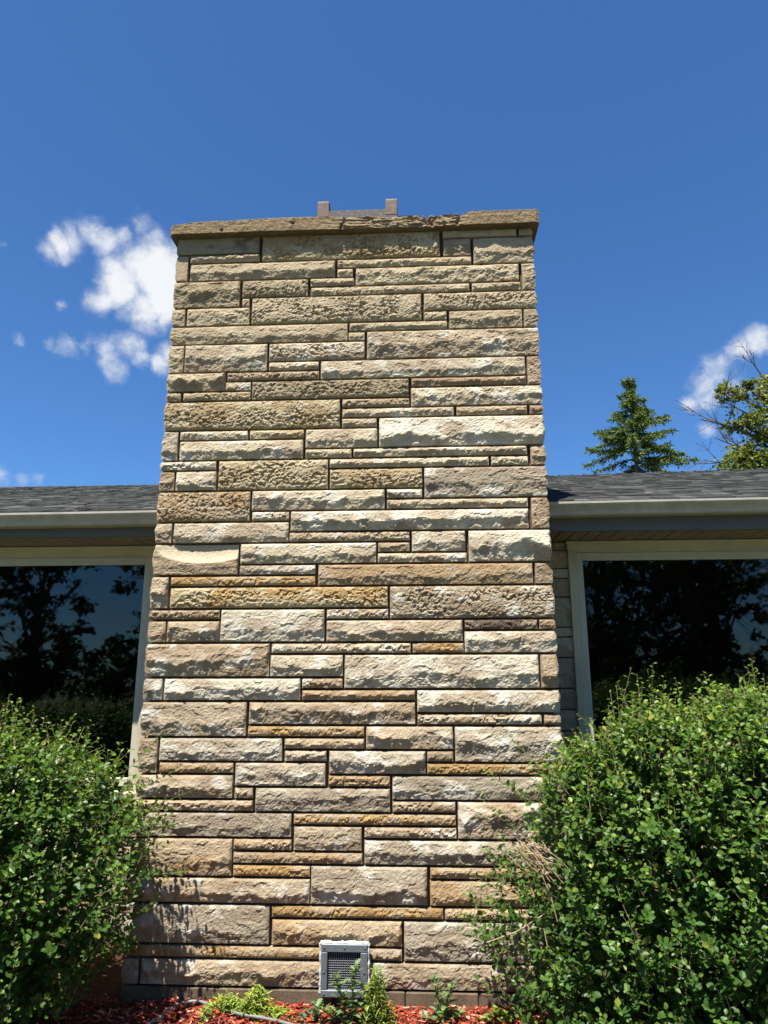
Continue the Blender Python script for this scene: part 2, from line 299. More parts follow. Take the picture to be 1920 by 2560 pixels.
def relief(X, Z, w, h, typ, s):
    """outward relief of a split face over X 0..w, Z 0..h; returns height and a roughness mask"""
    R = rng(s*31+5)
    wx = X + .016*fbm(X/.05, Z/.05, s+.3, 3); wz = Z + .013*fbm(X/.06, Z/.05, s+.7, 3)
    fine = fbm(X/.020, Z/.014, s+1.1, 4, .68)
    mask = np.zeros_like(X)
    if typ in 'rtm':
        rf = R.uniform(.30, .60)
        P = R.uniform(.14, .30)*rf*h*{'r': 1.0, 't': 1.3, 'm': .6}[typ] + .0025
        lft = rf*h*(1+.45*pn(X/.22, X*0, s+2.2)+.22*pn(X/.07, X*0, s+2.9)); amp = P*np.clip(1+1.0*pn(X/.13, Z/.3, s+4.4), .25, 1.6)
        # upper strikes: shallow dished flakes leaning out towards the ridge
        upn = np.full_like(X, 9.)
        for k in range(max(2, int(w/.13))):
            xk = R.uniform(0, w); sl = R.uniform(.75, 1.25)
            upn = np.minimum(upn, .25*P + sl*amp*.80*(h-wz)/np.maximum(h-lft, .01) + R.uniform(.35, .8)*amp*(1-np.exp(-((wx-xk)/R.uniform(.05, .12))**2)))
        # lower strikes: scallops biting in from the lower bed
        lo = np.full_like(X, 9.); x = -R.uniform(0, .06)
        while x < w+.06:
            wd = R.uniform(.035, .105)*(.6 if typ == 't' else 1); xk = x+wd/2
            lo = np.minimum(lo, .10*P + R.uniform(.75, 1.25)*amp*(np.clip(wz, 0, None)/np.maximum(lft, .008))**R.uniform(1.3, 2.2) + R.uniform(.5, 1.1)*amp*((wx-xk)/(wd*.5))**2*.34)
            x += wd
        H = smin(upn, lo, .0011)
        H = H + fine*(.0032 if typ == 'r' else .0042) + (.0065 if typ == 'm' else .0022)*fbm(X/.07, Z/.05, s+6, 3) + .0012*pn((X+Z)/.06, (X-Z)/.009, s+8) + .0018*np.abs(fbm(X/.035, Z/.028, s+15, 3))
        if typ == 't': H = H + .004*fbm(X/.03, Z/.02, s+7.7, 3)
        fl = pn(X/.09, Z/.05, s+9.1); H = H + .004*np.where(fl > .18, 1, 0)*sstep(.18, .22, fl)
    elif typ in 'pob':
        n1 = fbm(X/.034, Z/.024, s+1, 4, .62); n2 = np.abs(fbm(X/.030, Z/.020, s+5, 3))
        rough = sstep(-.25, .15, fbm(X/.22, Z/.09, s+12, 2)) if typ != 'o' else sstep(-.12, .12, fbm(X/.13, Z/.06, s+12, 2))*sstep(.98, .72, Z/h)
        a = {'p': .0115, 'o': .0085, 'b': .012}[typ]
        bulge = {'p': .012+.022*h, 'o': .010, 'b': .012}[typ]*np.sin(np.clip(Z/h, 0, 1)*PI)**.35*(1+.35*pn(X/.2, Z/.2, s+3))
        pit = sstep(.06, .20, fbm(X/.030, Z/.022, s+17, 3, .55)); H = bulge + a*(n1*.75 - 1.0*np.clip(.30-n2, 0, 1) - .95*pit)*(.25+.75*rough) + .003*fine
        mask = rough*pit*.8
        if typ == 'o': mask = rough
    elif typ == 'c':
        H = .010+.006*(1-Z/h) + .006*fbm(X/.10, Z/.06, s, 3) + fine*.0025
        e = ((X-.60*w)/(.60*w))**2 + ((Z-.98*h)/(.60*h))**2                # one deep conchoidal scoop
        sc = -.024 + .036*np.clip(e, 0, 2)**1.2 + .0012*fine
        mask = sstep(1.08, .98, e); H = np.minimum(H, sc)
        low = sstep(.36, .05, Z/h - .05*pn(X/.07, Z*0, s)); H = H - .008*low
    else:
        H = .004 + .0012*fine + .002*fbm(X/.2, Z/.1, s, 2)
    return H, mask
def stone_mesh(u0, u1, z0, z1, typ, pal, s, cl, cr, res=.0066, depth=.07):
    w, h = u1-u0, z1-z0
    nx = max(6, int(w/res)); nz = max(6, int(h/res))
    # grid with a close border line so that arrises stay crisp
    gx = np.concatenate([[0, .0018], np.linspace(.0035, w-.0035, nx-2)[0:], [w-.0018, w]]); gz = np.concatenate([[0, .0015], np.linspace(.003, h-.003, nz-2), [h-.0015, h]])
    X, Z = np.meshgrid(gx, gz); H, mask = relief(X, Z, w, h, typ, s)
    d = np.minimum(np.minimum(X, w-X)*(1.0), np.minimum(Z*1.3, (h-Z)*1.3))
    chip = .5+.5*sstep(-.2, .35, pn((X+u0)/.05, (Z+z0)/.05, s+21))
    H = (np.maximum(H, .001) if typ != 'c' else H)*(np.where(H < 0, 1, .30+.70*sstep(-.001, .008, d)))*(1 if typ in 'sc' else (chip*(1-sstep(0,.02,d))+sstep(0,.02,d)))
    gxx, gzz = X+u0-HW, Z+z0
    ex = .0016*pn((gzz)/.03, gzz*0, s+31)                      # uneven ends and beds
    gxx = gxx + np.where(X < .004, ex, 0) + np.where(X > w-.004, -ex, 0)
    gzz = gzz + np.where(Z < .003, .0016*pn((X+u0)/.035, X*0, s+41), 0) + np.where(Z > h-.003, .0014*pn((X+u0)/.04, X*0, s+51), 0)
    for side, on in ((0, cl), (1, cr)):                        # pitched outer corners
        if not on: continue
        dist = X if side == 0 else w-X
        bul = (.011*np.sin(np.clip(Z/h, 0, 1)*PI)**.5 + .008*fbm(Z/.05, Z*0+s, s+61, 3) - .002)
        gxx = gxx + (-1 if side == 0 else 1)*bul*sstep(.045, 0, dist)
    Y = -H
    ny, nxx = X.shape
    mean = np.array((.40,.325,.23)); c0 = .72*np.array(PAL[pal])+.28*mean; c1 = np.array(STAIN[pal])*.86
    blot = fbm((X+u0)/.30, (Z+z0)/.16, s+71, 4, .55)
    R = rng(s*13+1); thr = R.uniform(-.16, .24)
    st = sstep(thr-.10, thr+.22, blot)[..., None]*.95
    col = c0*(1-st)+c1*st
    col = col*1.0*(1+R.uniform(-.07, .07))*(1+.10*fbm((X+u0)/.05, (Z+z0)/.04, s+81, 3)[..., None])
    if pal in 'WCGMP':                                           # chalky patches
        wp = sstep(.10, .42, fbm((X+u0)/.18, (Z+z0)/.12, s+91, 4))[..., None]; col = col*(1-wp*.55)+np.array((.62,.60,.56))*wp*.6
    if typ == 'o': mk = (mask*.85)[..., None]; col = col*(1-mk)+np.array((.38,.24,.085))*mk
    if typ == 'p': mk = (mask*.55)[..., None]; col = col*(1-mk)+c1*.72*mk
    if typ == 'c': mk = mask[..., None]*.9; col = col*(1-mk)+np.array((.54,.46,.335))*mk
    col = col*np.array((.90,.875,.785)); col = .87*col+.13*col.mean(-1, keepdims=True)
    V = np.stack([gxx, Y, gzz], -1).reshape(-1, 3); C = col.reshape(-1, 3)
    i = np.arange(ny*nxx).reshape(ny, nxx)
    F = [np.stack([i[:-1,:-1], i[:-1,1:], i[1:,1:], i[1:,:-1]], -1).reshape(-1, 4)]
    ring = np.concatenate([i[0,:], i[1:,-1], i[-1,-2::-1], i[-2:0:-1,0]])
    bk = V[ring].copy(); dp = np.full(len(ring), depth)
    bk[:, 1] = depth if not (cl or cr) else .30
    nb = np.arange(len(ring))+len(V); V = np.concatenate([V, bk]); C = np.concatenate([C, C[ring]])
    F.append(np.stack([ring, nb, np.roll(nb, -1), np.roll(ring, -1)], -1))
    return mesh('stone', V, np.concatenate(F), M_stone, np.clip(C, .02, .9))
STONES = "0.000 0.588 66 68 sK;0.612 1.870 65 68 pY;1.893 2.408 67 68 tB;2.426 2.515 67 68 tB;1.895 2.084 65 67 mB;2.105 2.515 64 67 rB;0.000 0.080 63 66 sT;0.096 0.594 65 66 tB;0.103 1.132 63 65 rB;1.152 2.085 64 65 tB;1.153 1.257 63 64 tB;1.282 2.409 62 64 mB;2.433 2.515 61 64 mB;0.000 0.463 60 63 mD;0.484 0.943 61 63 pD;0.964 1.266 62 63 tB;0.971 2.067 61 62 tB;2.086 2.416 61 62 tB;0.487 0.535 60 61 tB;0.558 1.733 58 61 pB;1.754 2.515 59 61 pB;1.756 1.905 58 59 tB;1.925 2.417 57 59 mB;2.431 2.515 57 59 mD;0.000 0.084 58 60 mB;0.101 0.540 58 60 mB;1.242 1.907 57 58 tB;0.000 1.226 56 58 rB;1.236 1.344 56 57 tB;1.364 2.515 54 57 mP;0.000 0.095 53 56 mB;0.108 0.675 53 56 rC;0.692 1.343 54 56 pC;0.694 1.033 53 54 tC;1.050 2.419 52 54 rC;2.435 2.515 51 54 mT;0.000 0.395 51 53 rB;0.411 1.035 52 53 pT;0.403 0.572 51 52 tC;1.661 2.421 51 52 tT;0.000 0.095 50 51 tB;0.115 0.572 50 51 pB;0.585 1.640 50 52 pD;1.659 2.515 49 51 mC;0.000 1.181 47 50 pY;1.199 1.644 49 50 pT;1.200 1.937 48 49 tC;1.957 2.417 48 49 tB;2.437 2.515 48 49 tT;1.199 1.427 47 48 tC;1.446 2.515 45 48 rW;0.000 0.097 44 47 mG;0.113 0.567 46 47 tC;0.584 0.944 46 47 tY;0.959 1.430 45 47 rC;0.117 0.940 44 46 rC;0.961 1.261 44 45 tY;1.277 2.403 44 45 tC;2.426 2.515 43 45 mT;1.122 2.154 43 44 tC;2.172 2.407 43 44 pC;0.000 0.365 43 44 pC;0.388 1.108 41 44 pY;1.124 1.723 41 43 pY;1.738 2.515 40 43 rM;0.000 0.091 41 43 mT;0.105 0.371 41 43 rC;0.000 0.603 38 41 pN;0.619 1.478 39 41 rC;1.496 1.720 40 41 tC;1.496 2.392 39 40 tC;2.413 2.515 37 40 mT;0.623 0.862 38 39 pC;0.876 2.390 37 39 rW;0.000 0.099 36 38 mC;0.115 0.861 36 38 rC;0.871 1.637 36 37 pP;1.653 1.988 35 37 rC;2.011 2.515 34 37 rW;0.000 0.542 33 36 cT;0.559 1.425 34 36 rC;1.439 1.636 35 36 tT;1.437 1.994 34 35 tC;0.558 1.040 33 34 tG;1.061 2.399 32 34 rN;2.417 2.515 32 34 mT;0.000 0.102 30 33 rC;0.119 1.041 32 33 oO;0.122 1.497 30 32 py;1.513 2.515 29 32 pP;0.000 0.443 29 30 pT;1.120 1.500 29 30 pP;0.000 0.105 27 29 rT;0.117 0.445 27 29 rP;0.455 1.103 27 30 rW;1.120 1.955 27 29 rC;1.972 2.411 28 29 bX;2.425 2.515 28 29 tT;1.969 2.515 26 28 rW;0.000 0.767 24 27 rP;0.781 1.637 26 27 pC;1.650 1.960 26 27 oO;0.777 1.222 24 26 rC;1.235 2.406 23 26 rW;2.420 2.515 23 26 rT;0.000 0.108 22 24 rG;0.124 0.963 22 24 rW;0.976 1.220 23 24 pP;0.978 1.662 22 23 tN;1.675 2.515 21 23 rW;1.677 2.408 20 21 pP;2.424 2.515 20 21 tT;0.000 0.639 19 22 rP;0.657 1.660 20 22 rP;0.655 1.355 19 20 oO;1.368 1.883 18 20 rP;1.895 2.515 17 20 rW;0.000 0.107 16 19 mP;0.122 0.863 17 19 rW;0.880 1.356 18 19 tN;0.882 1.130 17 18 tW;1.150 1.718 16 18 rG;1.729 1.881 17 18 tP;0.128 0.575 16 17 tN;0.590 1.126 15 17 rW;1.728 2.425 16 17 oO;2.440 2.515 16 17 tO;0.000 0.574 14 16 rP;0.590 0.698 14 15 pP;1.148 1.508 15 16 pN;1.524 2.515 14 16 rG;0.717 1.508 13 15 rG;0.000 0.699 13 14 tN;1.525 1.886 13 14 pP;1.902 2.515 11 14 rP;0.000 0.932 11 13 rG;0.947 1.887 12 13 oN;0.950 1.343 10 12 rP;1.361 1.889 11 12 pP;1.362 2.515 9 11 rG;0.000 0.589 8 11 rN;0.599 0.935 10 11 pN;0.600 1.348 9 10 tN;0.603 1.047 8 9 oO;1.737 2.515 8 9 tN;1.056 1.718 6 9 rG;0.000 1.047 6 8 rP;1.735 2.515 6 8 rN;0.031 0.821 3 6 rG;0.836 1.805 5 6 oO;1.816 2.515 5 6 pO;0.840 1.572 3 5 rN;1.586 2.515 2 5 rG;0.000 1.376 2 3 oO;1.388 1.572 2 3 tP;0.000 0.086 0 2 mG;0.102 1.251 0 2 rP;1.263 2.515 0 2 rP"
J2 = .0078
for k, sd in enumerate(STONES.split(';')):
    a, b, r0, r1, tp = sd.split(); a, b, r0, r1 = float(a), float(b), int(r0), int(r1)
    cl, cr = a < .002, b > CW-.002
    put('stone', stone_mesh(a, b, Z0+r0*MOD+J2, Z0+r1*MOD-J2, tp[0], tp[1], k+3, cl, cr), chimney)
# mortar body
MB().box((-HW+.03, .030, Z0), (HW-.03, CDEP, ZTOP-.004)).build('mortar_core', M_mortar, chimney)
# the two return sides, coursed the same way
for sgn in (-1, 1):
    R = rng(90+sgn); V = []; F = []; C = []; n = 0; r = 0
    while r < ROWS:
        hh = min(int(R.choice([1, 2, 2, 3])), ROWS-r); y = .312
        while y < CDEP-.02:
            L = min(R.uniform(.18, .6), CDEP-y)
            if CDEP-y-L < .1: L = CDEP-y
            w_, h_ = L-.012, hh*MOD-2*J2; nx, nz = max(4, int(w_/.03)), max(4, int(h_/.025))
            X, Z = np.meshgrid(np.linspace(0, w_, nx), np.linspace(0, h_, nz)); H, mk = relief(X, Z, w_, h_, 'r', 300+n % 977)
            d = np.minimum(np.minimum(X, w_-X), np.minimum(Z, h_-Z)); H = np.maximum(H*.6, .001)*sstep(-.004, .02, d)
            P = np.stack([sgn*(HW+H), y+X, Z0+r*MOD+J2+Z], -1); i = np.arange(X.size).reshape(X.shape)+n
            ring = np.concatenate([i[0,:], i[1:,-1], i[-1,-2::-1], i[-2:0:-1,0]])
            bk = P.reshape(-1, 3)[ring-n].copy(); bk[:, 0] = sgn*(HW-.06); nb = np.arange(len(ring))+n+X.size
            f = [np.stack([i[:-1,:-1], i[:-1,1:], i[1:,1:], i[1:,:-1]], -1).reshape(-1, 4), np.stack([ring, nb, np.roll(nb, -1), np.roll(ring, -1)], -1)]
            V += [P.reshape(-1, 3), bk]; F += f; n += X.size+len(ring)
            c = np.array(PAL[R.choice(list('BCPNGDT'))])*R.uniform(.9, 1.08); C += [np.tile(c, (X.size+len(ring), 1))]
            y += L
        r += hh
    tag(put('side_masonry', mesh('side_masonry', np.concatenate(V), np.concatenate(F), M_stone, np.concatenate(C)), chimney), kind='stuff')
# concrete cap with a crumbling edge and three cracks
def cap():
    x0, x1, yf, yb, zb, zt = -1.303, 1.303, -.072, CDEP+.06, ZTOP-.010, ZTOP+.098
    res = .008
    # closed profile round the slab: (along X) x (girth)
    xs = np.linspace(x0, x1, int((x1-x0)/res))
    g = [(yb, zb)] + [(y, zb) for y in np.linspace(.45, yf+.03, 14)] + [(y, zb) for y in np.linspace(yf+.024, yf, 5)] + [(yf, z) for z in np.linspace(zb+.006, zt-.008, 14)] \
        + [(yf+.005, zt-.003), (yf+.012, zt)] + [(y, zt+.02*(y-yf)) for y in np.linspace(yf+.02, .45, 18)] + [(yb, zt+.025)]
    g = np.array(g); ng = len(g)
    X = np.repeat(xs[:, None], ng, 1); Y = np.repeat(g[None, :, 0], len(xs), 0); Z = np.repeat(g[None, :, 1], len(xs), 0)
    front = sstep(.10, .0, Y-yf)
    tpart = sstep(zb+.02, zt, Z)
    worn = sstep(-.30, .25, X)*sstep(.88, .70, X)              # right of centre the edge has spalled in layers
    lay = fbm(X/.16, Z/.022, 5, 4, .6)
    dY = .004*fbm(X/.035, Z/.03, 2, 4, .6) + worn*(.012 + .020*lay + .016*tpart) + .004*fbm(X/.3, Z/.3, 4, 2)
    dZ = .004*fbm(X/.05, Y/.05, 9, 3) - worn*.008*np.abs(fbm(X/.06, Y/.06, 8, 3))
    dZ = dZ*tpart + (1-tpart)*.0025*fbm(X/.06, Y/.05, 10, 3)
    dZ = dZ - tpart*(.022*sstep(x0+.22, x0, X)) - tpart*.010*sstep(x0+.9, x0, X)
    for cx, cw, cd, lean in ((-.045, .007, .030, .35), (.515, .012, .045, -.5), (.76, .009, .035, .25), (.61, .006, .02, .8)):
        xx = cx + lean*(Z-zt) + .012*pn(Z/.03, Z*0, cx*10) + .03*pn(Y/.08, Y*0, 3)
        gr = np.exp(-((X-xx)/cw)**2)*(1 if cx < .5 else sstep(zb, zb+.05, Z)*.6+.4)
        dY = dY + gr*cd*front; dZ = dZ - gr*.018*tpart
    for hx, hz in ((-.42, .055), (-.93, .02)):
        dY = dY + .02*np.exp(-(((X-hx)/.012)**2+((Z-zb-hz)/.009)**2))*front
    Y2 = Y + np.maximum(dY, -.006)*front; Z2 = Z + dZ*sstep(.6, .2, Y)
    Y2 = Y2 + .02*sstep(x0+.03, x0, X)*front + .012*sstep(x1-.025, x1, X)*front
    col = np.array((.225,.165,.095))*(1+.16*fbm(X/.12, Z/.04+Y/.1, 20, 4)[..., None])
    wn = worn[..., None]*.55; col = col*(1-wn) + wn*np.array((.25,.19,.12))*(1+.35*lay[..., None])
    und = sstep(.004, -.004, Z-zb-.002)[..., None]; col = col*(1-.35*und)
    V = np.stack([X, Y2, Z2], -1).reshape(-1, 3); i = np.arange(X.size).reshape(X.shape)
    F = [np.stack([i[:-1,:], np.roll(i[:-1,:], -1, 1), np.roll(i[1:,:], -1, 1), i[1:,:]], -1).reshape(-1, 4)[:, ::-1]]
    me_V = V; F = np.concatenate(F)
    # ends: fans as quads between mirrored girth points
    E_ = []
    for row, flip in ((i[0], False), (i[-1], True)):
        for k in range(ng//2-1):
            q = [row[k], row[k+1], row[ng-2-k], row[ng-1-k]]; E_.append(q[::-1] if flip else q)
    return put('cap_slab', mesh('cap_slab', me_V, np.concatenate([F, np.array(E_)]), M_cap, np.clip(col.reshape(-1, 3), .02, .8)), chimney)
cap()
# flue liner with its two strap brackets
fl = MB(); fz = ZTOP+.10
for a, b in (((-.303, .25), (.312, .275)), ((-.303, .65), (.312, .675)), ((-.303, .275), (-.278, .65)), ((.287, .275), (.312, .65))):
    fl.box((a[0], a[1], fz-.03), (b[0], b[1], 5.250), bev=.004)
flue = fl.build('flue_liner', M_flue, chimney)
for x0, x1, zt in ((-.297, -.212, 5.338), (.222, .307, 5.340)):
    b = MB(); pts = [(.248, 5.20), (.245, zt-.02), (.252, zt-.005), (.268, zt), (.33, zt), (.345, zt-.006), (.350, zt-.03)]
    th = .006
    V = []; n = len(pts)
    for x in (x0, x1):
        for j, (y, z) in enumerate(pts): V += [(x, y, z), (x, y+(.006 if j < 3 else (.003 if j == 3 else (-.006 if j > 4 else 0))), z-(.007 if 2 <= j <= 5 else 0))]
    F = []
    o = 2*n
    for j in range(n-1):
        a = 2*j; F += [(a, a+2, o+a+2, o+a), (a+1, o+a+1, o+a+3, a+3), (a, a+1, a+3, a+2), (o+a, o+a+2, o+a+3, o+a+1)]
    F += [(0, o, o+1, 1), (2*n-2, 2*n-1, o+2*n-1, o+2*n-2)]
    b.add(V, F); b.box((x0+.004, .262, 5.2), (x1-.004, .345, zt-.012)); b.build('bracket', M_strap, flue)
# block footing below the first course
x = -HW-.01; k = 0
for L in (.395, .40, .41, .395, .40, .40, .20):
    x1 = min(x+L, HW+.01)
    MB().box((x+.002, -.004+.002*(k % 2), -.25), (x1-.002, .5, Z0-.006 if k != 3 else Z0-.005), bev=.006).build('footing_block', M_found, chimney)
    x = x1; k += 1
MB().box((-HW-.008, .012, -.25), (HW+.008, CDEP, Z0-.008)).build('footing_core', M_mortar, chimney)

# ------------------------------------------------------------------ house behind
house = thing('house', 'low ranch house with dark shingled roof, gutters and two large picture windows', 'house', (0, .8, 0))
hp = lambda o: (setattr(o, 'parent', house), setattr(o, 'matrix_parent_inverse', Matrix.Translation((0, -.8, 0))), o)[2]
def hb(mb, name, mt, **k): return hp(mb.build(name, mt, None, **k))
WY = .80
wings = {'L': dict(x0=-7.5, x1=-HW+.03, s=-1, lip=lambda x: 2.921+.0045*(x+1.36), ridge=lambda x: 4.020), 'R': dict(x0=HW-.03, x1=7.5, s=1, lip=lambda x: 2.943+.0085*(x-1.31), ridge=lambda x: 4.045+.0185*(x-1.31))}
RY = 3.5
for key, w in wings.items():
    x0, x1 = w['x0'], w['x1']; lip, rdg = w['lip'], w['ridge']
    # K-style gutter: profile in (Y, Z) relative to the lip
    pr = [(.130, .0), (.130, -.088), (.050, -.088), (.040, -.080), (.034, -.060), (.020, -.040), (.006, -.026), (.0, -.014), (.0, .0), (.012, .002), (.012, -.004), (.004, -.006), (.006, -.016), (.018, -.032), (.040, -.058), (.048, -.076), (.054, -.083), (.126, -.083), (.126, .0)]
    nx = 40; xs = np.linspace(x0, x1, nx); V = []
    for xx in xs: V += [(xx, .25+y+.0015*float(pn(xx*2, 0, 3)), lip(xx)+z+.002*float(pn(xx*1.3, 0, 8))) for y, z in pr]
    n = len(pr); F = [(i*n+j, i*n+j+1, (i+1)*n+j+1, (i+1)*n+j) for i in range(nx-1) for j in range(n-1)]
    hb(MB().add(V, F), 'gutter', M_gutter)
    # fascia and its lower drip
    def slab(mb, ya, yb, za, zb):
        V = [(xx, y, lip(xx)*0+z(xx)) for xx in (x0, x1) for y, z in ((ya, za), (yb, za), (yb, zb), (ya, zb))]
        return mb.add(V, [(0,1,2,3), (4,7,6,5), (0,4,5,1), (1,5,6,2), (2,6,7,3), (3,7,4,0)])
    sof = 2.775
    hb(slab(MB(), .384, .41, lambda x: sof-.008, lambda x: lip(x)+.008), 'fascia', M_fascia)
    # soffit boards, each with a bevelled groove between
    bx = x0+.002; R = rng(5)
    for k in range(200):
        if bx > x1-.01 or abs(bx) > 4.6 and w['s'] > 0: break
        e = min(bx+.098, x1)
        if abs(bx) < 4.6: hb(MB().box((bx+.003, .411, sof), (e-.003, WY+.02, sof+.012), bev=.0035), 'soffit_board', M_soffit)
        bx = e
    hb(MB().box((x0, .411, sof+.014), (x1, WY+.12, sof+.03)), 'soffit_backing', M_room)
    # roof deck (front and rear slopes)
    V = []
    for xx in (x0, x1):
        ez = lip(xx)+.004; V += [(xx, .30, ez), (xx, RY, rdg(xx)), (xx, 2*RY-.3, ez), (xx, .30, ez-.03), (xx, RY, rdg(xx)-.05), (xx, 2*RY-.3, ez-.03)]
    deck = hb(MB().add(V, [(0,6,7,1), (1,7,8,2), (3,4,10,9), (4,5,11,10), (0,3,9,6), (2,8,11,5), (0,1,4,3), (1,2,5,4), (6,9,10,7), (7,10,11,8)]), 'roof', M_fascia)
    # laminated shingles, every tab with its own butt edge
    R = rng(11+w['s']); Vs = []; Fs = []; Cs = []; n = 0
    nc = 25; base = np.array((.034,.036,.035))
    for j in range(nc):
        t0, t1 = j/nc, min((j+1.9)/nc, 1.0); xx = x0-R.uniform(0, .2)
        while xx < x1:
            wd = R.uniform(.05, .17); a, b = max(xx, x0), min(xx+wd, x1); xx += wd
            if b-a < .01: continue
            thk = .0125 if R.random() < .55 else .006; thk *= R.uniform(.85, 1.15)
            P = []
            for q in (a, b):
                ez, rz = lip(q)+.006, rdg(q)+.004; ya, yb = .285+t0*(RY-.285), .285+t1*(RY-.285)
                za, zb = ez+t0*(rz-ez), ez+t1*(rz-ez); jig = R.uniform(-.004, .004)
                P += [(q, ya+jig, za), (q, ya+jig+.001, za+thk+.003), (q, yb, zb+.003)]
            Vs += P; Fs += [(n, n+3, n+4, n+1), (n+1, n+4, n+5, n+2), (n, n+1, n+2, n+2), (n+3, n+5, n+5, n+4)]; n += 6
            hue = R.choice([0, 0, 1, 2]); c = base*(R.uniform(.5, 1.35) if R.random() < .88 else R.uniform(1.5, 2.6))*np.array([(1,1,1), (.93,1.03,1.0), (1.05,.99,.96)][hue]); Cs += [c]*6
    Fs = [f if f[2] != f[3] and f[1] != f[2] else ((f[0], f[1], f[2]) if f[2] == f[3] else (f[0], f[1], f[3])) for f in Fs]
    me = mesh('shingles', np.array(Vs), Fs, M_shingle, np.array(Cs)); sh = put('shingles', me, deck); sh.matrix_parent_inverse = deck.matrix_basis.inverted(); tag(sh, kind='stuff')
    sh.matrix_parent_inverse = Matrix.Translation((0, 0, 0))
    V = []                                                      # ridge caps
    rc = MB(); q = x0
    while q < x1-.01:
        e = min(q+.14, x1); z = rdg(q)
        rc.add([(q, RY-.12, z-.028), (e, RY-.12, z-.030), (e, RY, z+.012), (q, RY, z+.020), (q, RY+.12, z-.028), (e, RY+.12, z-.03), (q, RY-.12, z-.05), (e, RY-.12, z-.05)], [(0,1,2,3), (3,2,5,4), (0,6,7,1)], tuple(base*R.uniform(.7, 1.4)))
        q = e
    r_ = hp(put('ridge_cap', mesh('ridge_cap', np.array(rc.V), rc.F, M_shingle, np.array(rc.C))))
# walls: below and beside the windows, back, ends, room behind the glass
SILL = 1.02
for sgn in (-1, 1):
    xa, xb = 1.532, 4.6
    f = lambda a, b, y0, y1, z0, z1: (MB().box((min(sgn*a, sgn*b), y0, z0), (max(sgn*a, sgn*b), y1, z1)))
    hb(f(HW-.1, 7.4, WY+.012, WY+.10, -.1, SILL-.05), 'wall', M_mortar)
    hb(f(HW-.1, xa-.01, WY+.012, WY+.10, SILL-.05, 2.772), 'wall', M_mortar)
    hb(f(xb, 7.4, WY+.012, WY+.10, SILL-.05, 2.772), 'wall', M_trim)
    hb(f(HW-.1, 7.4, 6.2, 6.3, -.1, 2.9), 'wall', M_trim); hb(f(7.3, 7.4, WY+.1, 6.2, -.1, 2.9), 'wall', M_trim)
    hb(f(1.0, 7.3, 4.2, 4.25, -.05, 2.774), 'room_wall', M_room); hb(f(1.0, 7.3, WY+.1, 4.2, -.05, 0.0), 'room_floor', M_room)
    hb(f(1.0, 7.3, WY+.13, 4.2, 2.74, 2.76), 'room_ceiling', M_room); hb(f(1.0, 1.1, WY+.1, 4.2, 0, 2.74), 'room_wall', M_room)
    # coursed stone pier beside the window and the stone dado under it
    zs = [2.772, 2.708, 2.573, 2.501, 2.364, 2.146, 2.077, 1.932, 1.718, 1.573, 1.43, 1.29, 1.22, 1.02] if sgn > 0 else [2.772, 2.60, 2.53, 2.39, 2.18, 2.04, 1.83, 1.69, 1.62, 1.48, 1.27, 1.02]
    R = rng(44+sgn)
    def house_stone(a, b, z0, z1, k):
        me = stone_mesh(0, b-a, z0+.005, z1-.005, 'm', R.choice(list('GGBCP')), 500+k, False, False, res=.012, depth=.06)
        o = put('stone', me, None); o.location = ((a if sgn > 0 else -b)+HW, WY, 0); hp(o)
    k = 0 if sgn > 0 else 60
    for za, zb in zip(zs[1:], zs[:-1]): house_stone(HW-.02, 1.538, za, zb, k); k += 1
    z = .1
    for hh in (2, 1, 3, 2, 3, 2):
        x = HW-.02; z1 = min(z+hh*MOD, SILL-.055)
        while x < 3.3:
            L = R.uniform(.3, .8); L = 3.3-x if 3.3-x-L < .15 else L; house_stone(x, x+L-.012, z, z1, k); x += L+1e-6; k += 1
        z = z1
    # picture window: flat casing, stop, sash, pane
    win = hp(put('window', None)); X = lambda a, b: (min(sgn*a, sgn*b), max(sgn*a, sgn*b))
    def wb(name, mt, boxes, bev=.003):
        mb = MB()
        for a, b, y0, y1, z0, z1 in boxes: xx = X(a, b); mb.box((xx[0], y0, z0), (xx[1], y1, z1), bev=bev)
        o = mb.build(name, mt, win); return o
    wb('casing', M_trim, [(xa, 1.586, WY-.030, WY+.05, SILL, 2.700), (xa-.004, xb, WY-.034, WY+.05, 2.702, 2.771), (xa-.012, xb, WY-.046, WY-.034, 2.752, 2.770), (xb-.07, xb, WY-.03, WY+.05, SILL, 2.700)])
    wb('stop', M_trim, [(1.587, 1.594, WY-.018, WY+.05, SILL, 2.690), (1.587, xb-.071, WY-.022, WY+.05, 2.6905, 2.7015)], .002)
    wb('sash', M_sash, [(1.5945, 1.640, WY-.008, WY+.045, SILL+.03, 2.6900), (1.640, xb-.12, WY-.008, WY+.045, 2.632, 2.6895), (xb-.12, xb-.072, WY-.008, WY+.045, SILL+.03, 2.6900), (1.640, xb-.12, WY-.008, WY+.045, SILL+.03, SILL+.085)], .004)
    wb('sill', M_trim, [(xa-.03, xb+.03, WY-.085, WY+.06, SILL-.05, SILL)], .006)
    wb('pane', M_glass, [(1.636, xb-.116, WY+.014, WY+.018, SILL+.08, 2.636)], 0)

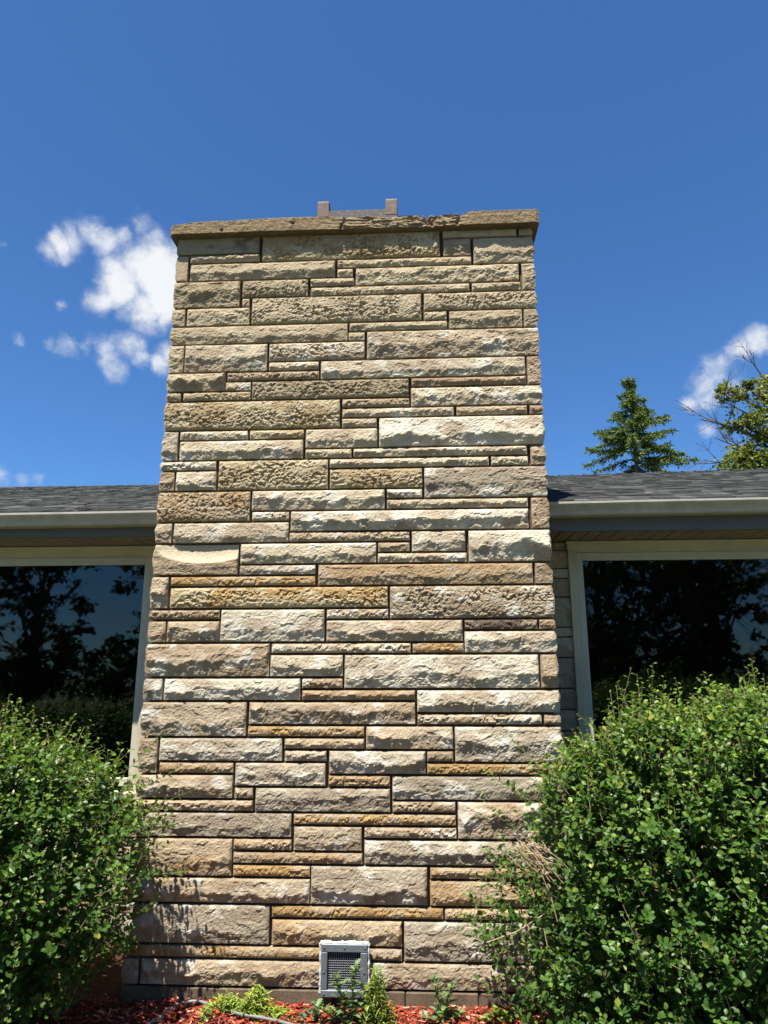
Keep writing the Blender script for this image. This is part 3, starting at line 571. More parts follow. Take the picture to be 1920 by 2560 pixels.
# ------------------------------------------------------------------ vent in the chimney foot
vent = thing('wall_vent', 'square grey metal vent with wire mesh at the foot of the chimney', 'vent', (0, -.03, .10))
def vb(mb, name, mt, par=None, **k):
    o = mb.build(name, mt, par or vent, **k); o.matrix_parent_inverse = Matrix.Translation((0, .03, -.10)) if par is None else Matrix(); return o
vx0, vx1, vz0, vz1 = -.129, .127, .102, .362
ix0, ix1, iz0, iz1 = -.094, .089, .137, .322
fy = -.058
mb = MB()
mb.box((vx0, fy, iz1), (vx1, -.004, vz1), bev=.003).box((vx0, fy, vz0), (vx1, -.004, iz0), bev=.003)
mb.box((vx0, fy+.0005, iz0+.0005), (ix0, -.004, iz1-.0005), bev=.003).box((ix1, fy+.0005, iz0+.0005), (vx1, -.004, iz1-.0005), bev=.003)
frame = vb(mb, 'frame', M_metal)
mb = MB(); nwx, nwz = 15, 16
for k in range(nwx+1):
    x = ix0+(ix1-ix0)*k/nwx; mb.tube([(x, fy+.014, iz0-.004), (x, fy+.014, iz1+.004)], .0017, 5)
for k in range(nwz+1):
    z = iz0+(iz1-iz0)*k/nwz; mb.tube([(ix0-.004, fy+.0175, z), (ix1+.004, fy+.0175, z)], .0017, 5)
tag(vb(mb, 'wire_mesh', M_wire), kind='stuff')
vb(MB().box((ix0-.002, -.034, iz0-.002), (ix1+.002, -.026, iz1+.002)), 'duct_back', M_dark)
for (x, z) in ((-.112, .345), (0, .345), (.112, .345), (-.112, .225), (.110, .225), (-.112, .118), (.110, .118)):
    mb = MB(); mb.tube([(x, fy+.001, z), (x, fy-.003, z), (x, fy-.0045, z)], [.0045, .0045, .002], 8)
    o = mb.build('screw', M_wire, frame); o.matrix_parent_inverse = Matrix()
R = rng(3); cz = []
def bead(p0, p1, r0):
    n = int((Vector(p1)-Vector(p0)).length/.012); P = [Vector(p0).lerp(Vector(p1), i/n) for i in range(n+1)]
    P = [(p.x+R.uniform(-.0025, .0025), p.y+R.uniform(-.003, .003), p.z+R.uniform(-.0025, .0025)) for p in P]
    return MB().tube(P, [r0*R.uniform(.7, 1.35) for _ in P], 7)
e = .004
for p0, p1, r0 in (((vx0-e, fy+.018, vz1+.001), (vx1+e, fy+.018, vz1+.001), .0105), ((vx0-e, fy+.016, vz0+.01), (vx0-e, fy+.018, vz1), .0085), ((vx1+e, fy+.016, vz0+.03), (vx1+e, fy+.018, vz1), .0085)):
    vb(bead(p0, p1, r0), 'caulk_bead', M_caulk, smooth=True)

# ------------------------------------------------------------------ pale card seen through the left pane
bb = thing('storage_box', 'pale blue box standing inside the left window', 'box', (-2.83, 1.25, 1.0))
o = MB().box((-.17, -.1, .14), (.11, .1, .385), bev=.004).build('box_body', M_bluebox, bb)
MB().box((-.18, -.11, .385), (.12, .11, .402), bev=.004).build('box_lid', M_bluebox, bb)
tb = thing('side_table', 'low dark table inside the left window under the pale blue box', 'table', (-2.83, 1.25, 0))
MB().box((-.5, -.2, 1.11), (.45, .22, 1.138), bev=.004).build('table_top', M_room, tb)
for x in (-.46, .41):
    for y in (-.16, .18): MB().box((x-.02, y-.02, .002), (x+.02, y+.02, 1.109)).build('leg', M_room, tb)

# ------------------------------------------------------------------ leaf helpers
def leaf_template(kind):
    if kind == 0: half = [(.10,.06), (.26,.26), (.40,.48), (.29,.58), (.33,.78), (.19,.82), (.13,.90)]
    elif kind == 1: half = [(.09,.06), (.24,.24), (.43,.50), (.28,.60), (.25,.80), (.14,.90)]
    else: half = [(.12,.06), (.28,.26), (.38,.52), (.32,.76), (.15,.94)]
    mid = [(0, 0), (0, .33), (0, .66), (0, 1.0)]
    V = []; F = []
    for x, y in mid: V.append((x, y, -.10*y*y))
    for sgn in (-1, 1):
        b = len(V)
        for x, y in half: V.append((sgn*x, y, .34*x-.10*y*y-.14*x*x))
        h = list(range(b, b+len(half)))
        ch = [0]+h+[3]
        mi = lambda y: 0 if y < .18 else (1 if y < .5 else (2 if y < .83 else 3))
        for a, c in zip(ch[:-1], ch[1:]):
            m0 = mi(V[a][1] if a > 3 else V[a][1]); m1 = mi(V[c][1])
            if m0 == m1:
                if len({a, c, m0}) == 3: F.append((a, c, m0) if sgn > 0 else (c, a, m0))
            else:
                if len({a, c, m1}) == 3: F.append((a, c, m1) if sgn > 0 else (c, a, m1))
                if len({a, m1, m0}) == 3: F.append((a, m1, m0) if sgn > 0 else (m1, a, m0))
    return np.array(V), np.array(F)
LT = [leaf_template(k) for k in range(3)]
def leaf_simple(a, b, c):
    V = [(0, 0, 0), (0, .55, -.03), (0, 1, -.10)]; F = []
    for sgn in (-1, 1):
        n = len(V); V += [(sgn*x, y, .34*x-.10*y*y-.14*x*x) for x, y in (a, b, c)]
        for p, q in ((0, n), (n, n+1), (n+1, n+2), (n+2, 2)): F.append((p, q, 1) if sgn > 0 else (q, p, 1))
    return np.array(V), np.array(F)
LS = [leaf_simple((.24, .24), (.42, .50), (.27, .80)), leaf_simple((.22, .26), (.38, .46), (.32, .78)), leaf_simple((.26, .26), (.37, .54), (.20, .88))]
def frames(nrm, dirv):
    n = nrm/np.linalg.norm(nrm, axis=1, keepdims=True)
    d = dirv - n*np.sum(dirv*n, 1, keepdims=True); d /= np.linalg.norm(d, axis=1, keepdims=True)+1e-9
    return np.stack([np.cross(d, n), d, n], -1)                # columns: lateral, along, normal
def leaf_cloud(P, Fr, S, C, kinds, lt):
    Vs, Fs, Cs, n = [], [], [], 0
    for k in range(len(lt)):
        i = np.where(kinds == k)[0]
        if not len(i): continue
        T, TF = lt[k]; V = np.einsum('nij,vj->nvi', Fr[i], T)*S[i, None, None]+P[i, None]
        Vs.append(V.reshape(-1, 3)); Fs.append((TF[None]+np.arange(len(i))[:, None, None]*len(T)+n).reshape(-1, 3)); n += len(i)*len(T)
        Cs.append(np.repeat(C[i], len(T), 0))
    return np.concatenate(Vs), np.concatenate(Fs), np.concatenate(Cs)

# ------------------------------------------------------------------ the two big shrubs
def inside_building(P):
    return ((np.abs(P[:, 0]) < HW+.03) & (P[:, 1] > -.045)) | (P[:, 1] > WY-.10)
def shrub(label, cx, cy, rx, ry, H, prof, seed, nshoot, low=1.0, tall=40, spr=()):
    R = rng(seed); root = thing('shrub', label, 'shrub', (cx, cy, 0), 'shrubs flanking the chimney')
    zk, sk = np.array(prof).T
    Ps, Ns, Ds, Ss, Ys, Ts = [], [], [], [], [], []; tw = MB()
    def s_at(z): return np.interp(z/H, zk, sk)
    def shoot(p, d, L, big=1.0):
        n = max(4, int(L/.016)); t = np.linspace(0, 1, 4); bend = R.normal(0, .18, 3); bend[2] = abs(bend[2])*.6+.05
        Q = p[None]+d[None]*(t*L)[:, None]+bend[None]*(L*t**2)[:, None]
        if inside_building(Q).any() or Q[:, 2].min() < .03: return
        tw.tube(Q, np.linspace(.0022, .0009, 4), 3)
        ax = d+bend; ax = ax/np.linalg.norm(ax); a0 = R.uniform(0, 6.28)
        e1 = np.cross(ax, [0, 0, 1.]); e1 /= np.linalg.norm(e1)+1e-6; e2 = np.cross(ax, e1)
        for k in range(n):
            tt = (k+.6)/n; b = np.array([np.interp(tt, t, Q[:, j]) for j in range(3)]); an = a0+k*2.4
            side = e1*math.cos(an)+e2*math.sin(an)
            out = side*.8+ax*(.55+.6*tt)+np.array([0, 0, .25])
            nr = np.array([0, 0, 1.])*R.uniform(.1, .7)+ax*R.uniform(.3, .9)-side*R.uniform(.2, .8)+R.normal(0, .3, 3)
            sz = R.uniform(.024, .048)*(1.0-.45*tt**3)*big
            Ps.append(b+side*.004); Ns.append(nr); Ds.append(out+R.normal(0, .2, 3)); Ss.append(sz); Ys.append(tt); Ts.append(b)
    cnt = 0
    while cnt < nshoot:
        th = R.uniform(0, 2*PI); back = math.sin(th) > .25
        if back and R.random() < .62: continue
        top = R.random() < .30; z = H*R.uniform(.04, 1)**.85
        if z < .45*H and R.random() > low: continue
        s = s_at(z); bump = 1+.17*float(pn(th*1.7+seed, z*2.3, 3))+.05*float(pn(th*5+seed, z*6, 9))
        f = R.uniform(.35, .97)**.5 if not top else R.uniform(0, 1)**.5
        if top: z = H*np.interp(f*bump, sk[::-1][:3] if False else [0, .3, .6, .85, 1.05], [1.0, .985, .95, .88, .70])*R.uniform(.90, 1.0)*(1+.09*float(pn(f*math.cos(th)*rx*2.6+seed, f*math.sin(th)*2.6, 5)))
        p = np.array([cx+rx*s*bump*f*math.cos(th), cy+ry*s*bump*f*math.sin(th), z]) if not top else np.array([cx+rx*.92*f*math.cos(th), cy+ry*.92*f*math.sin(th), z])
        if top and f*.92 > s_at(z)*1.02: continue
        o = np.array([math.cos(th)/rx, math.sin(th)/ry, 0]); o /= np.linalg.norm(o)
        d = o*R.uniform(.25, .9)*(0.35 if top else 1)+np.array([0, 0, 1.])*R.uniform(.25, .9)*(1.5 if top else .8)+R.normal(0, .28, 3); d /= np.linalg.norm(d)
        shoot(p, d, R.uniform(.10, .26)); cnt += 1
    for k in range(tall):                                       # long new shoots above the crown
        th = R.uniform(0, 2*PI); f = R.uniform(0, .9)**.5
        x, y = cx+rx*.85*f*math.cos(th), cy+ry*.85*f*math.sin(th)
        z = H*np.interp(f, [0, .3, .6, .85, 1.05], [1.0, .985, .95, .88, .70])*.97
        d = np.array([R.normal(0, .22), R.normal(0, .2), 1.]); d /= np.linalg.norm(d); shoot(np.array([x, y, z]), d, R.uniform(.10, .38), .85)
    for (x, y, z, dx, dy, dz, L) in spr:
        d = np.array([dx, dy, dz], float); d /= np.linalg.norm(d); shoot(np.array([x, y, z], float), d, L, .95)
    P = np.array(Ps); Nn = np.array(Ns); D = np.array(Ds); S = np.array(Ss); T = np.array(Ys)
    ok = ~inside_building(P) & (P[:, 2] > .03); P, Nn, D, S, T = P[ok], Nn[ok], D[ok], S[ok], T[ok]
    nin = int(nshoot*4.6); th = R.uniform(0, 2*PI, nin); z = H*R.uniform(.05, .94, nin); f = R.uniform(.15, .95, nin)**.6*np.interp(z/H, zk, sk)*.93     # leaves deep inside
    keep = (z > .5*H) | (R.random(nin) < .95); th, z, f = th[keep], z[keep], f[keep]; nin = len(z)
    Pi = np.stack([cx+rx*f*np.cos(th), cy+ry*f*np.sin(th), z], 1); oi = ~inside_building(Pi); nin = int(oi.sum()); Pi = Pi[oi]
    P = np.concatenate([P, Pi]); Nn = np.concatenate([Nn, R.normal(0, .5, (nin, 3))+np.array([0, -.4, .6])]); D = np.concatenate([D, R.normal(0, 1, (nin, 3))]); S = np.concatenate([S, R.uniform(.035, .058, nin)]); T = np.concatenate([T, R.uniform(0, .4, nin)])
    n = len(P); Fr = frames(Nn, D); kinds = R.integers(0, 3, n)
    old = np.array((.039,.096,.014)); young = np.array((.165,.25,.028)); yel = np.array((.22,.24,.03))
    t = np.clip(T**3*R.uniform(.2, 1.1, n)*(.45+.75*sstep(.35*H, H, P[:, 2]))+R.normal(0, .10, n), 0, 1)[:, None]
    C = (old*(1-t)+young*t)*R.uniform(.75, 1.3, n)[:, None]; yl = R.random(n) < .018; C[yl] = yel*R.uniform(.7, 1.1, (yl.sum(), 1))
    # the 300 leaves that show largest are leaves of their own
    dv = P-np.array(CAM); dist = np.linalg.norm(dv, axis=1); face = np.abs(np.sum(Fr[:, :, 2]*dv, 1)/dist)
    Mi = camo.matrix_world.inverted(); q = P@np.array(Mi)[:3, :3].T+np.array(Mi)[:3, 3]
    vis = (np.abs(q[:, 0]/q[:, 2])*1730 < 950) & (np.abs(q[:, 1]/q[:, 2])*1730 < 1270)
    # keep only leaves with nothing much in front: nearest in their small cell of view
    cell = {}; pxl = np.stack([q[:, 0]/-q[:, 2]*1730/26, q[:, 1]/-q[:, 2]*1730/26], 1).astype(int)
    for i in np.where(vis)[0]:
        c = tuple(pxl[i]);
        if c not in cell or dist[i] < dist[cell[c]]: cell[c] = i
    cand = np.array(list(cell.values())); big = cand[np.argsort(-(S[cand]/dist[cand])**2*(.25+face[cand]))][:300]
    rest = np.ones(n, bool); rest[big] = False
    V, F, CC = leaf_cloud(P[rest]-np.array((cx, cy, 0)), Fr[rest], S[rest], C[rest], kinds[rest], LS)
    tag(put('leaves', mesh('leaves', V, F, M_leaf, CC, smooth=False), root), kind='stuff')
    lm = {}
    for i in big:
        key = (int(kinds[i]), int(round(float(t[i, 0])*3)))
        if key not in lm:
            T_, F_ = LT[key[0]]; c = old*(1-key[1]/3)+young*key[1]/3; lm[key] = mesh('leaf', T_, F_, M_leaf, np.tile(c, (len(T_), 1)))
        o = put('leaf', lm[key], root); mw = Matrix([list(r) for r in Fr[i]]).to_4x4()
        o.matrix_local = Matrix.Translation(Vector(P[i]-np.array((cx, cy, 0))))@mw@Matrix.Scale(float(S[i]), 4)
    twv = MB(); twv.V = [(x-cx, y-cy, z) for x, y, z in tw.V]; twv.F = tw.F
    tag(put('twigs', mesh('twigs', np.array(twv.V), twv.F, M_twig), root), kind='stuff')
    for k in range(16):                                          # main stems
        th = R.uniform(0, 2*PI); f = R.uniform(.25, .8); z = H*R.uniform(.6, .92); st = MB()
        a = np.array([.12*math.cos(th), .12*math.sin(th), -.02]); b = np.array([rx*f*math.cos(th)*s_at(z), ry*f*math.sin(th)*s_at(z), z])
        tt = np.linspace(0, 1, 9)[:, None]; Q = a*(1-tt)+b*tt+np.array([math.cos(th), math.sin(th), 0])*(.18*np.sin(tt*PI))*.6+R.normal(0, .012, (9, 3))
        W = Q+np.array((cx, cy, 0))
        if inside_building(W).any(): continue
        st.tube(Q, np.linspace(.012, .004, 9), 6); st.build('stem', M_bark, root, smooth=True)
    return root
shrub('leafy green shrub left of the chimney, under the left window', -2.66, -.30, 1.54, .74, 1.41,
      [(0, .80), (.12, .90), (.28, 1.0), (.5, 1.03), (.66, 1.03), (.80, .95), (.92, .74), (1.0, .35)], 21, 3000, low=.75, tall=150,
      spr=[(-1.22, -.32, .50, 1, -.1, .5, .30), (-1.15, -.28, .84, 1, -.1, .6, .30), (-1.2, -.3, 1.05, 1, 0, .35, .34), (-1.14, -.3, 1.2, 1, -.1, .3, .26), (-1.2, -.3, 1.3, 1, -.1, .8, .24), (-1.3, -.45, .40, 1, -.2, .6, .30), (-1.45, -.5, .30, 1, -.3, .7, .34), (-1.12, -.25, .98, 1, 0, .15, .28), (-1.55, -.7, .25, .5, -.2, 1, .35), (-1.65, -.75, .18, .3, -.2, 1, .30)])
shrub('larger leafy green shrub right of the chimney, covering its lower right corner', 2.59, -.38, 1.66, .80, 1.60,
      [(0, .98), (.17, 1.05), (.28, 1.035), (.5, .99), (.73, .893), (.8, .80), (.84, .747), (.93, .58), (1.0, .25)], 22, 5200, low=.95, tall=190,
      spr=[(1.0, -.3, 1.16, -1, -.1, .55, .30), (.96, -.35, 1.0, -1, 0, .5, .28), (.92, -.35, .8, -1, 0, .5, .26), (.86, -.35, .62, -1, 0, .35, .25), (.84, -.35, .5, -1, 0, .2, .2), (1.1, -.3, 1.3, -.8, -.1, .8, .26), (.9, -.4, .35, -1, -.1, .5, .24), (.95, -.45, .22, -1, -.1, .25, .3), (1.1, -.55, .16, -1, -.2, .25, .34)])
# dead twigs lodged in the right shrub
R = rng(71); db = thing('dead_brush', 'clump of dry brown twigs caught in the left side of the right shrub', 'brush', (.98, -.62, .95)); mb = MB()
for k in range(70):
    a = R.normal(0, .035, 3); d = np.array([.8, R.normal(0, .3), -.75])+R.normal(0, .25, 3); L = R.uniform(.04, .13); tt = np.linspace(-.5, .5, 4)[:, None]
    mb.tube(a*np.array([1.3, .6, 1.1])+d*L*tt+R.normal(0, .004, (4, 3)), .0014, 3)
mb.build('twig_bundle', M_dead, db)
for pts in (((.02, -.03, -.06), (.06, -.04, -.16), (.085, -.05, -.27)), ((.02, -.05, -.30), (.04, -.06, -.42), (.10, -.06, -.58)), ((-.24, .06, -.40), (-.1, 0, -.33), (.02, -.03, -.25))):
    t = np.linspace(0, 1, 9); P = [np.interp(t, [0, .5, 1], [p[j] for p in pts]) for j in range(3)]
    MB().tube(np.stack(P, 1), .0022, 4).build('dry_stalk', M_dead, db)

# ------------------------------------------------------------------ mulch, hose, weeds
def chips(n, seed):
    R = rng(seed); x = R.uniform(-1.75, 1.75, n); y = -.015-R.uniform(0, 1, n)**1.6*.55
    z = .012+.02*fbm(x*2.2, y*2.2, 3)+.02*sstep(-.5, 0, y)+R.uniform(0, 1, n)**2*.030
    L = R.uniform(.012, .05, n)*R.uniform(.6, 1.3, n); W = L*R.uniform(.12, .35, n); T = W*R.uniform(.2, .5, n)
    yaw_, pt, rl = R.uniform(0, 6.28, n), R.normal(0, .35, n), R.normal(0, .5, n)
    d = np.stack([np.cos(yaw_)*np.cos(pt), np.sin(yaw_)*np.cos(pt), np.sin(pt)], 1); upv = np.stack([np.sin(rl)*-np.sin(yaw_), np.sin(rl)*np.cos(yaw_), np.cos(rl)], 1)
    Fr = frames(upv, d)
    B = np.array([(a, b, c) for c in (-.5, .5) for a, b in ((-.5, -.42), (.38, -.5), (.5, .4), (-.42, .5))])
    V = np.einsum('nij,nvj->nvi', Fr, B[None]*np.stack([W, L, T], 1)[:, None])+np.stack([x, y, z], 1)[:, None]
    Fq = np.array([(3,2,1,0), (4,5,6,7), (0,1,5,4), (1,2,6,5), (2,3,7,6), (3,0,4,7)])
    F = (Fq[None]+np.arange(n)[:, None, None]*8).reshape(-1, 4)
    c0, c1, c2 = np.array((.30,.055,.025)), np.array((.16,.028,.016)), np.array((.50,.24,.15)); k = R.random((n, 1))
    C = np.where(k < .55, c0, np.where(k < .88, c1, c2))*R.uniform(.7, 1.3, (n, 1))
    return tag(put('wood_chips', mesh('wood_chips', V.reshape(-1, 3), F, M_chip, np.repeat(C, 8, 0))), 'red dyed wood chip mulch covering the bed below the chimney', 'mulch', kind='stuff')
chips(11000, 5)
hose = thing('garden_hose', 'thin grey hose looping over the red mulch, bottom left', 'hose', (-.7, -.1, 0))
hpts = np.array([(-1.55, -.50, .03), (-1.15, -.36, .035), (-.992, -.27, .048), (-.921, -.118, .062), (-.83, -.062, .072), (-.695, -.088, .062), (-.548, -.150, .053), (-.413, -.182, .05), (-.277, -.226, .046), (-.15, -.30, .04), (.1, -.55, .03)])
tt = np.arange(len(hpts)); ts = np.linspace(0, len(hpts)-1, 90)
def crom(P, s):
    i = np.clip(np.floor(s).astype(int), 0, len(P)-2); f = (s-i)[:, None]; g = lambda k: P[np.clip(i+k, 0, len(P)-1)]
    return .5*((2*g(0))+(-g(-1)+g(1))*f+(2*g(-1)-5*g(0)+4*g(1)-g(2))*f**2+(-g(-1)+3*g(0)-3*g(1)+g(2))*f**3)
MB().tube(crom(hpts, ts)-np.array((-.7, -.1, 0)), .0085, 10).build('hose_tube', M_hose, hose, smooth=True)

def blade_leaf(mb, p, d, nrm, L, W, c, jag=0, n=7, droop=.3):
    d = np.array(d, float); d /= np.linalg.norm(d); s = np.cross(d, nrm); s /= np.linalg.norm(s)+1e-6; up_ = np.cross(s, d)
    V = []; F = []
    for k in range(n+1):
        t = k/n; w = W*math.sin(PI*min(.08+t*.95, 1))**.7*(1+(jag if k % 2 else -jag)); q = np.array(p)+d*L*t-np.array([0, 0, 1])*droop*L*t*t
        V += [q-s*w+up_*w*.35, q, q+s*w+up_*w*.35]
        if k: b = 3*(k-1); F += [(b, b+3, b+4, b+1), (b+1, b+4, b+5, b+2)]
    mb.add(V, F, c)
def thistle(label, loc, H, seed, stalks):
    R = rng(seed); root = thing('thistle', label, 'weed', loc, 'weeds in the mulch'); g = (.12,.19,.075)
    for (dx, dy, dz, L) in stalks:
        sm = MB(); lf = MB(); t = np.linspace(0, 1, 8)[:, None]; d = np.array([dx, dy, dz], float); d /= np.linalg.norm(d)
        Q = d*L*t+np.array([R.normal(0, .02), R.normal(0, .02), 0])*t**2; sm.tube(Q, np.linspace(.006, .003, 8), 6)
        for k in range(int(L/.012)):
            tt_ = k/(L/.012); b = Q[0]+(Q[-1]-Q[0])*tt_; an = k*2.4+R.uniform(-.3, .3); o = np.array([math.cos(an), math.sin(an), R.uniform(.1, .7)+.5*tt_])
            c = np.array(g)*R.uniform(.7, 1.4); blade_leaf(lf, b, o, (0, 0, 1), R.uniform(.055, .105)*(1-.4*tt_), .014, tuple(c), jag=.45, n=9, droop=R.uniform(0, .4))
        so = sm.build('stalk', M_twig if False else M_leaf, root, colour=True)
        at = so.data.color_attributes['Col']; at.data.foreach_set('color', np.tile(np.array((.17,.22,.10,1), np.float32), len(so.data.vertices)))
        put('foliage', mesh('foliage', np.array(lf.V), lf.F, M_leaf, np.array(lf.C)), root)
    return root
thistle('spiny grey-green thistle in front of the vent', (.04, -.20, .02), .25, 5, [(-.22, -.02, 1, .27), (.12, .1, 1, .30), (-.8, -.1, .55, .22), (.45, .1, 1, .20), (-.3, -.3, .5, .14)])
thistle('small thistle in the mulch right of the vent', (.53, -.13, .02), .2, 6, [(-.28, 0, 1, .23), (.15, 0, 1, .21), (.8, -.1, .5, .12), (-.5, -.2, .4, .09)])
def tangle(label, loc, rx, h, seed, n, cols, name='creeping_weed', cat='weed', wide=.0045, arch=()):
    R = rng(seed); root = thing(name, label, cat, loc, 'weeds in the mulch'); lf = MB(); st = MB()
    for k in range(n):
        x = R.normal(0, rx*.5); hh = h*math.exp(-(x/rx)**2*1.2)*R.uniform(.15, 1); p = np.array([x, R.normal(0, .025), hh])
        an = R.uniform(0, 6.28); d = np.array([math.cos(an), math.sin(an)*.6, R.uniform(-.3, .7)])
        c = np.array(cols[R.integers(0, len(cols))])*R.uniform(.7, 1.3)
        blade_leaf(lf, p, d, (0, 0, 1), R.uniform(.015, .042), wide*R.uniform(.6, 1.4), tuple(c), n=4, droop=R.uniform(-.3, .6))
        if k % 5 == 0:
            q = np.array([x+R.normal(0, .02), 0, -.01]); t = np.linspace(0, 1, 5)[:, None]; st.tube(q*(1-t)+p*t+R.normal(0, .004, (5, 3)), .0012, 3, tuple(np.array(cols[0])*.9))
    for (x0, x1, z1) in arch:
        t = np.linspace(0, 1, 12); st.tube(np.stack([x0+(x1-x0)*t, 0*t, z1*np.sin(t*PI*.8)], 1), .0016, 4, cols[0])
    put('foliage', mesh('foliage', np.array(lf.V), lf.F, M_leaf, np.array(lf.C)), root)
    put('stems', mesh('stems', np.array(st.V), st.F, M_leaf, np.array(st.C)), root); return root
YG = [(.22,.30,.035), (.15,.25,.035), (.30,.34,.06)]
tangle('yellow-green creeping weed against the footing, below the left half of the chimney', (-.63, -.10, .03), .14, .085, 31, 420, YG)
tangle('taller yellow-green weed with arching stems between hose and vent', (-.47, -.11, .02), .10, .14, 32, 420, YG, arch=((-.06, .05, .16), (-.03, .07, .13), (.0, .10, .10)))
tangle('low yellow-green weed trailing over the mulch left of the thistle', (-.35, -.13, .02), .12, .055, 33, 240, YG)
tangle('upright feathery green weed at the right edge of the vent', (.185, -.19, .01), .080, .29, 34, 760, [(.15,.22,.035), (.10,.18,.03), (.24,.26,.05)], wide=.0035)
tangle('small sprig of grass in the mulch beside the hose', (-.72, -.2, .02), .025, .08, 35, 60, [(.16,.24,.05), (.22,.26,.07)])
tangle('broad leaved creeper at the foot of the right shrub', (.83, -.13, .02), .10, .07, 36, 90, [(.12,.24,.03), (.20,.28,.04)], wide=.012)
tangle('dark leaved seedling in the mulch left of the vent', (-.16, -.17, .02), .06, .085, 37, 60, [(.05,.11,.05), (.07,.13,.06)], wide=.010)

# ------------------------------------------------------------------ trees
SPR = (np.array([(-.5, 0, 0), (.5, 0, 0), (.30, .7, .03), (0, 1, 0), (-.30, .7, .03), (0, .5, .10)]), np.array([(0, 1, 5), (1, 2, 5), (2, 3, 5), (3, 4, 5), (4, 0, 5)]))
def spruce(label, loc, H, Rb, z_from, seed, group='trees beyond the roof', dens=1.0):
    """conifer: whorls of drooping boughs with hanging needle sprays"""
    R = rng(seed); root = thing('spruce_tree', label, 'tree', loc, group)
    t = np.linspace(0, 1, 16); tr = MB().tube(np.stack([.04*np.sin(t*5), .04*np.cos(t*4), t*H], 1), np.linspace(H*.016+.02, .012, 16), 8); tr.build('trunk', M_bark, root, smooth=True)
    P, Nn, D, S, C = [], [], [], [], []; br = MB(); z = z_from
    g0, g1, g2 = np.array((.050,.092,.022)), np.array((.13,.185,.036)), np.array((.12,.105,.05))
    while z < H-.15:
        f = (H-z)/H; L0 = Rb*(1-np.clip(1-f*H/(H-z_from+1e-3)*1.0, 0, 1))**.75
        L0 = Rb*np.clip((H-z)/(H-z_from), 0, 1)**.95
        for k in range(R.integers(4, 7)):
            an = R.uniform(0, 6.28); L = max(L0*R.uniform(.55, 1.25), .10); n = 9; tt = np.linspace(0, 1, n)
            rad = np.array([math.cos(an), math.sin(an), 0]); rise = R.uniform(-.10, .18) if H-z > .45 else R.uniform(.5, 1.2)
            Q = rad*(tt*L)[:, None]+np.array([0, 0, 1])*(z+rise*L*tt-.42*L*tt**2*(H-z > .45)+.26*L*tt**3)[:, None]
            br.tube(Q, np.linspace(.018+.008*L, .005, n), 4)
            tan = np.array([-math.sin(an), math.cos(an), 0])
            for q in range(int(dens*(14+L*46))):
                u = R.uniform(.12, 1)**.8; b = np.array([np.interp(u, tt, Q[:, j]) for j in range(3)])
                sd = R.choice([-1, 1]); ln = R.uniform(.06, .30)*(1.15-u*.6)*min(1, L/.7+.35)
                dirn = tan*sd*R.uniform(.2, 1)+rad*R.uniform(.1, .8)+np.array([0, 0, -1])*R.uniform(-.15, 1.1)+R.normal(0, .15, 3); dirn /= np.linalg.norm(dirn)
                m_ = max(2, int(ln/.045))
                tone = R.random()
                for e in range(m_):
                    P.append(b+dirn*ln*e/m_-np.array([0, 0, .5])*(ln*e/m_)**2); D.append(dirn+R.normal(0, .35, 3)); Nn.append(R.normal(0, .6, 3)+np.array([0, -.2, .6])); S.append(R.uniform(.05, .10))
                    C.append((g0*(1-tone)+g1*tone)*R.uniform(.7, 1.35) if R.random() > .05 else g2)
        z += R.uniform(.15, .30)*(.55+.9*f)
    for k in range(40):
        a = R.uniform(0, .35); P.append(np.array([R.normal(0, .03), R.normal(0, .03), H-a])); D.append(np.array([R.normal(0, .6), R.normal(0, .6), R.uniform(.2, 1)])); Nn.append(R.normal(0, 1, 3)); S.append(.09); C.append(g1)
    br.build('boughs', M_bark, root)
    P, Nn, D, S, C = map(np.array, (P, Nn, D, S, C)); T = SPR[0].copy(); T[:, 0] *= .38
    V, F, CC = leaf_cloud(P, frames(Nn, D), S, C, np.zeros(len(P), int), [(T, SPR[1])])
    tag(put('needles', mesh('needles', V, F, M_needle, CC), root), kind='stuff'); return root
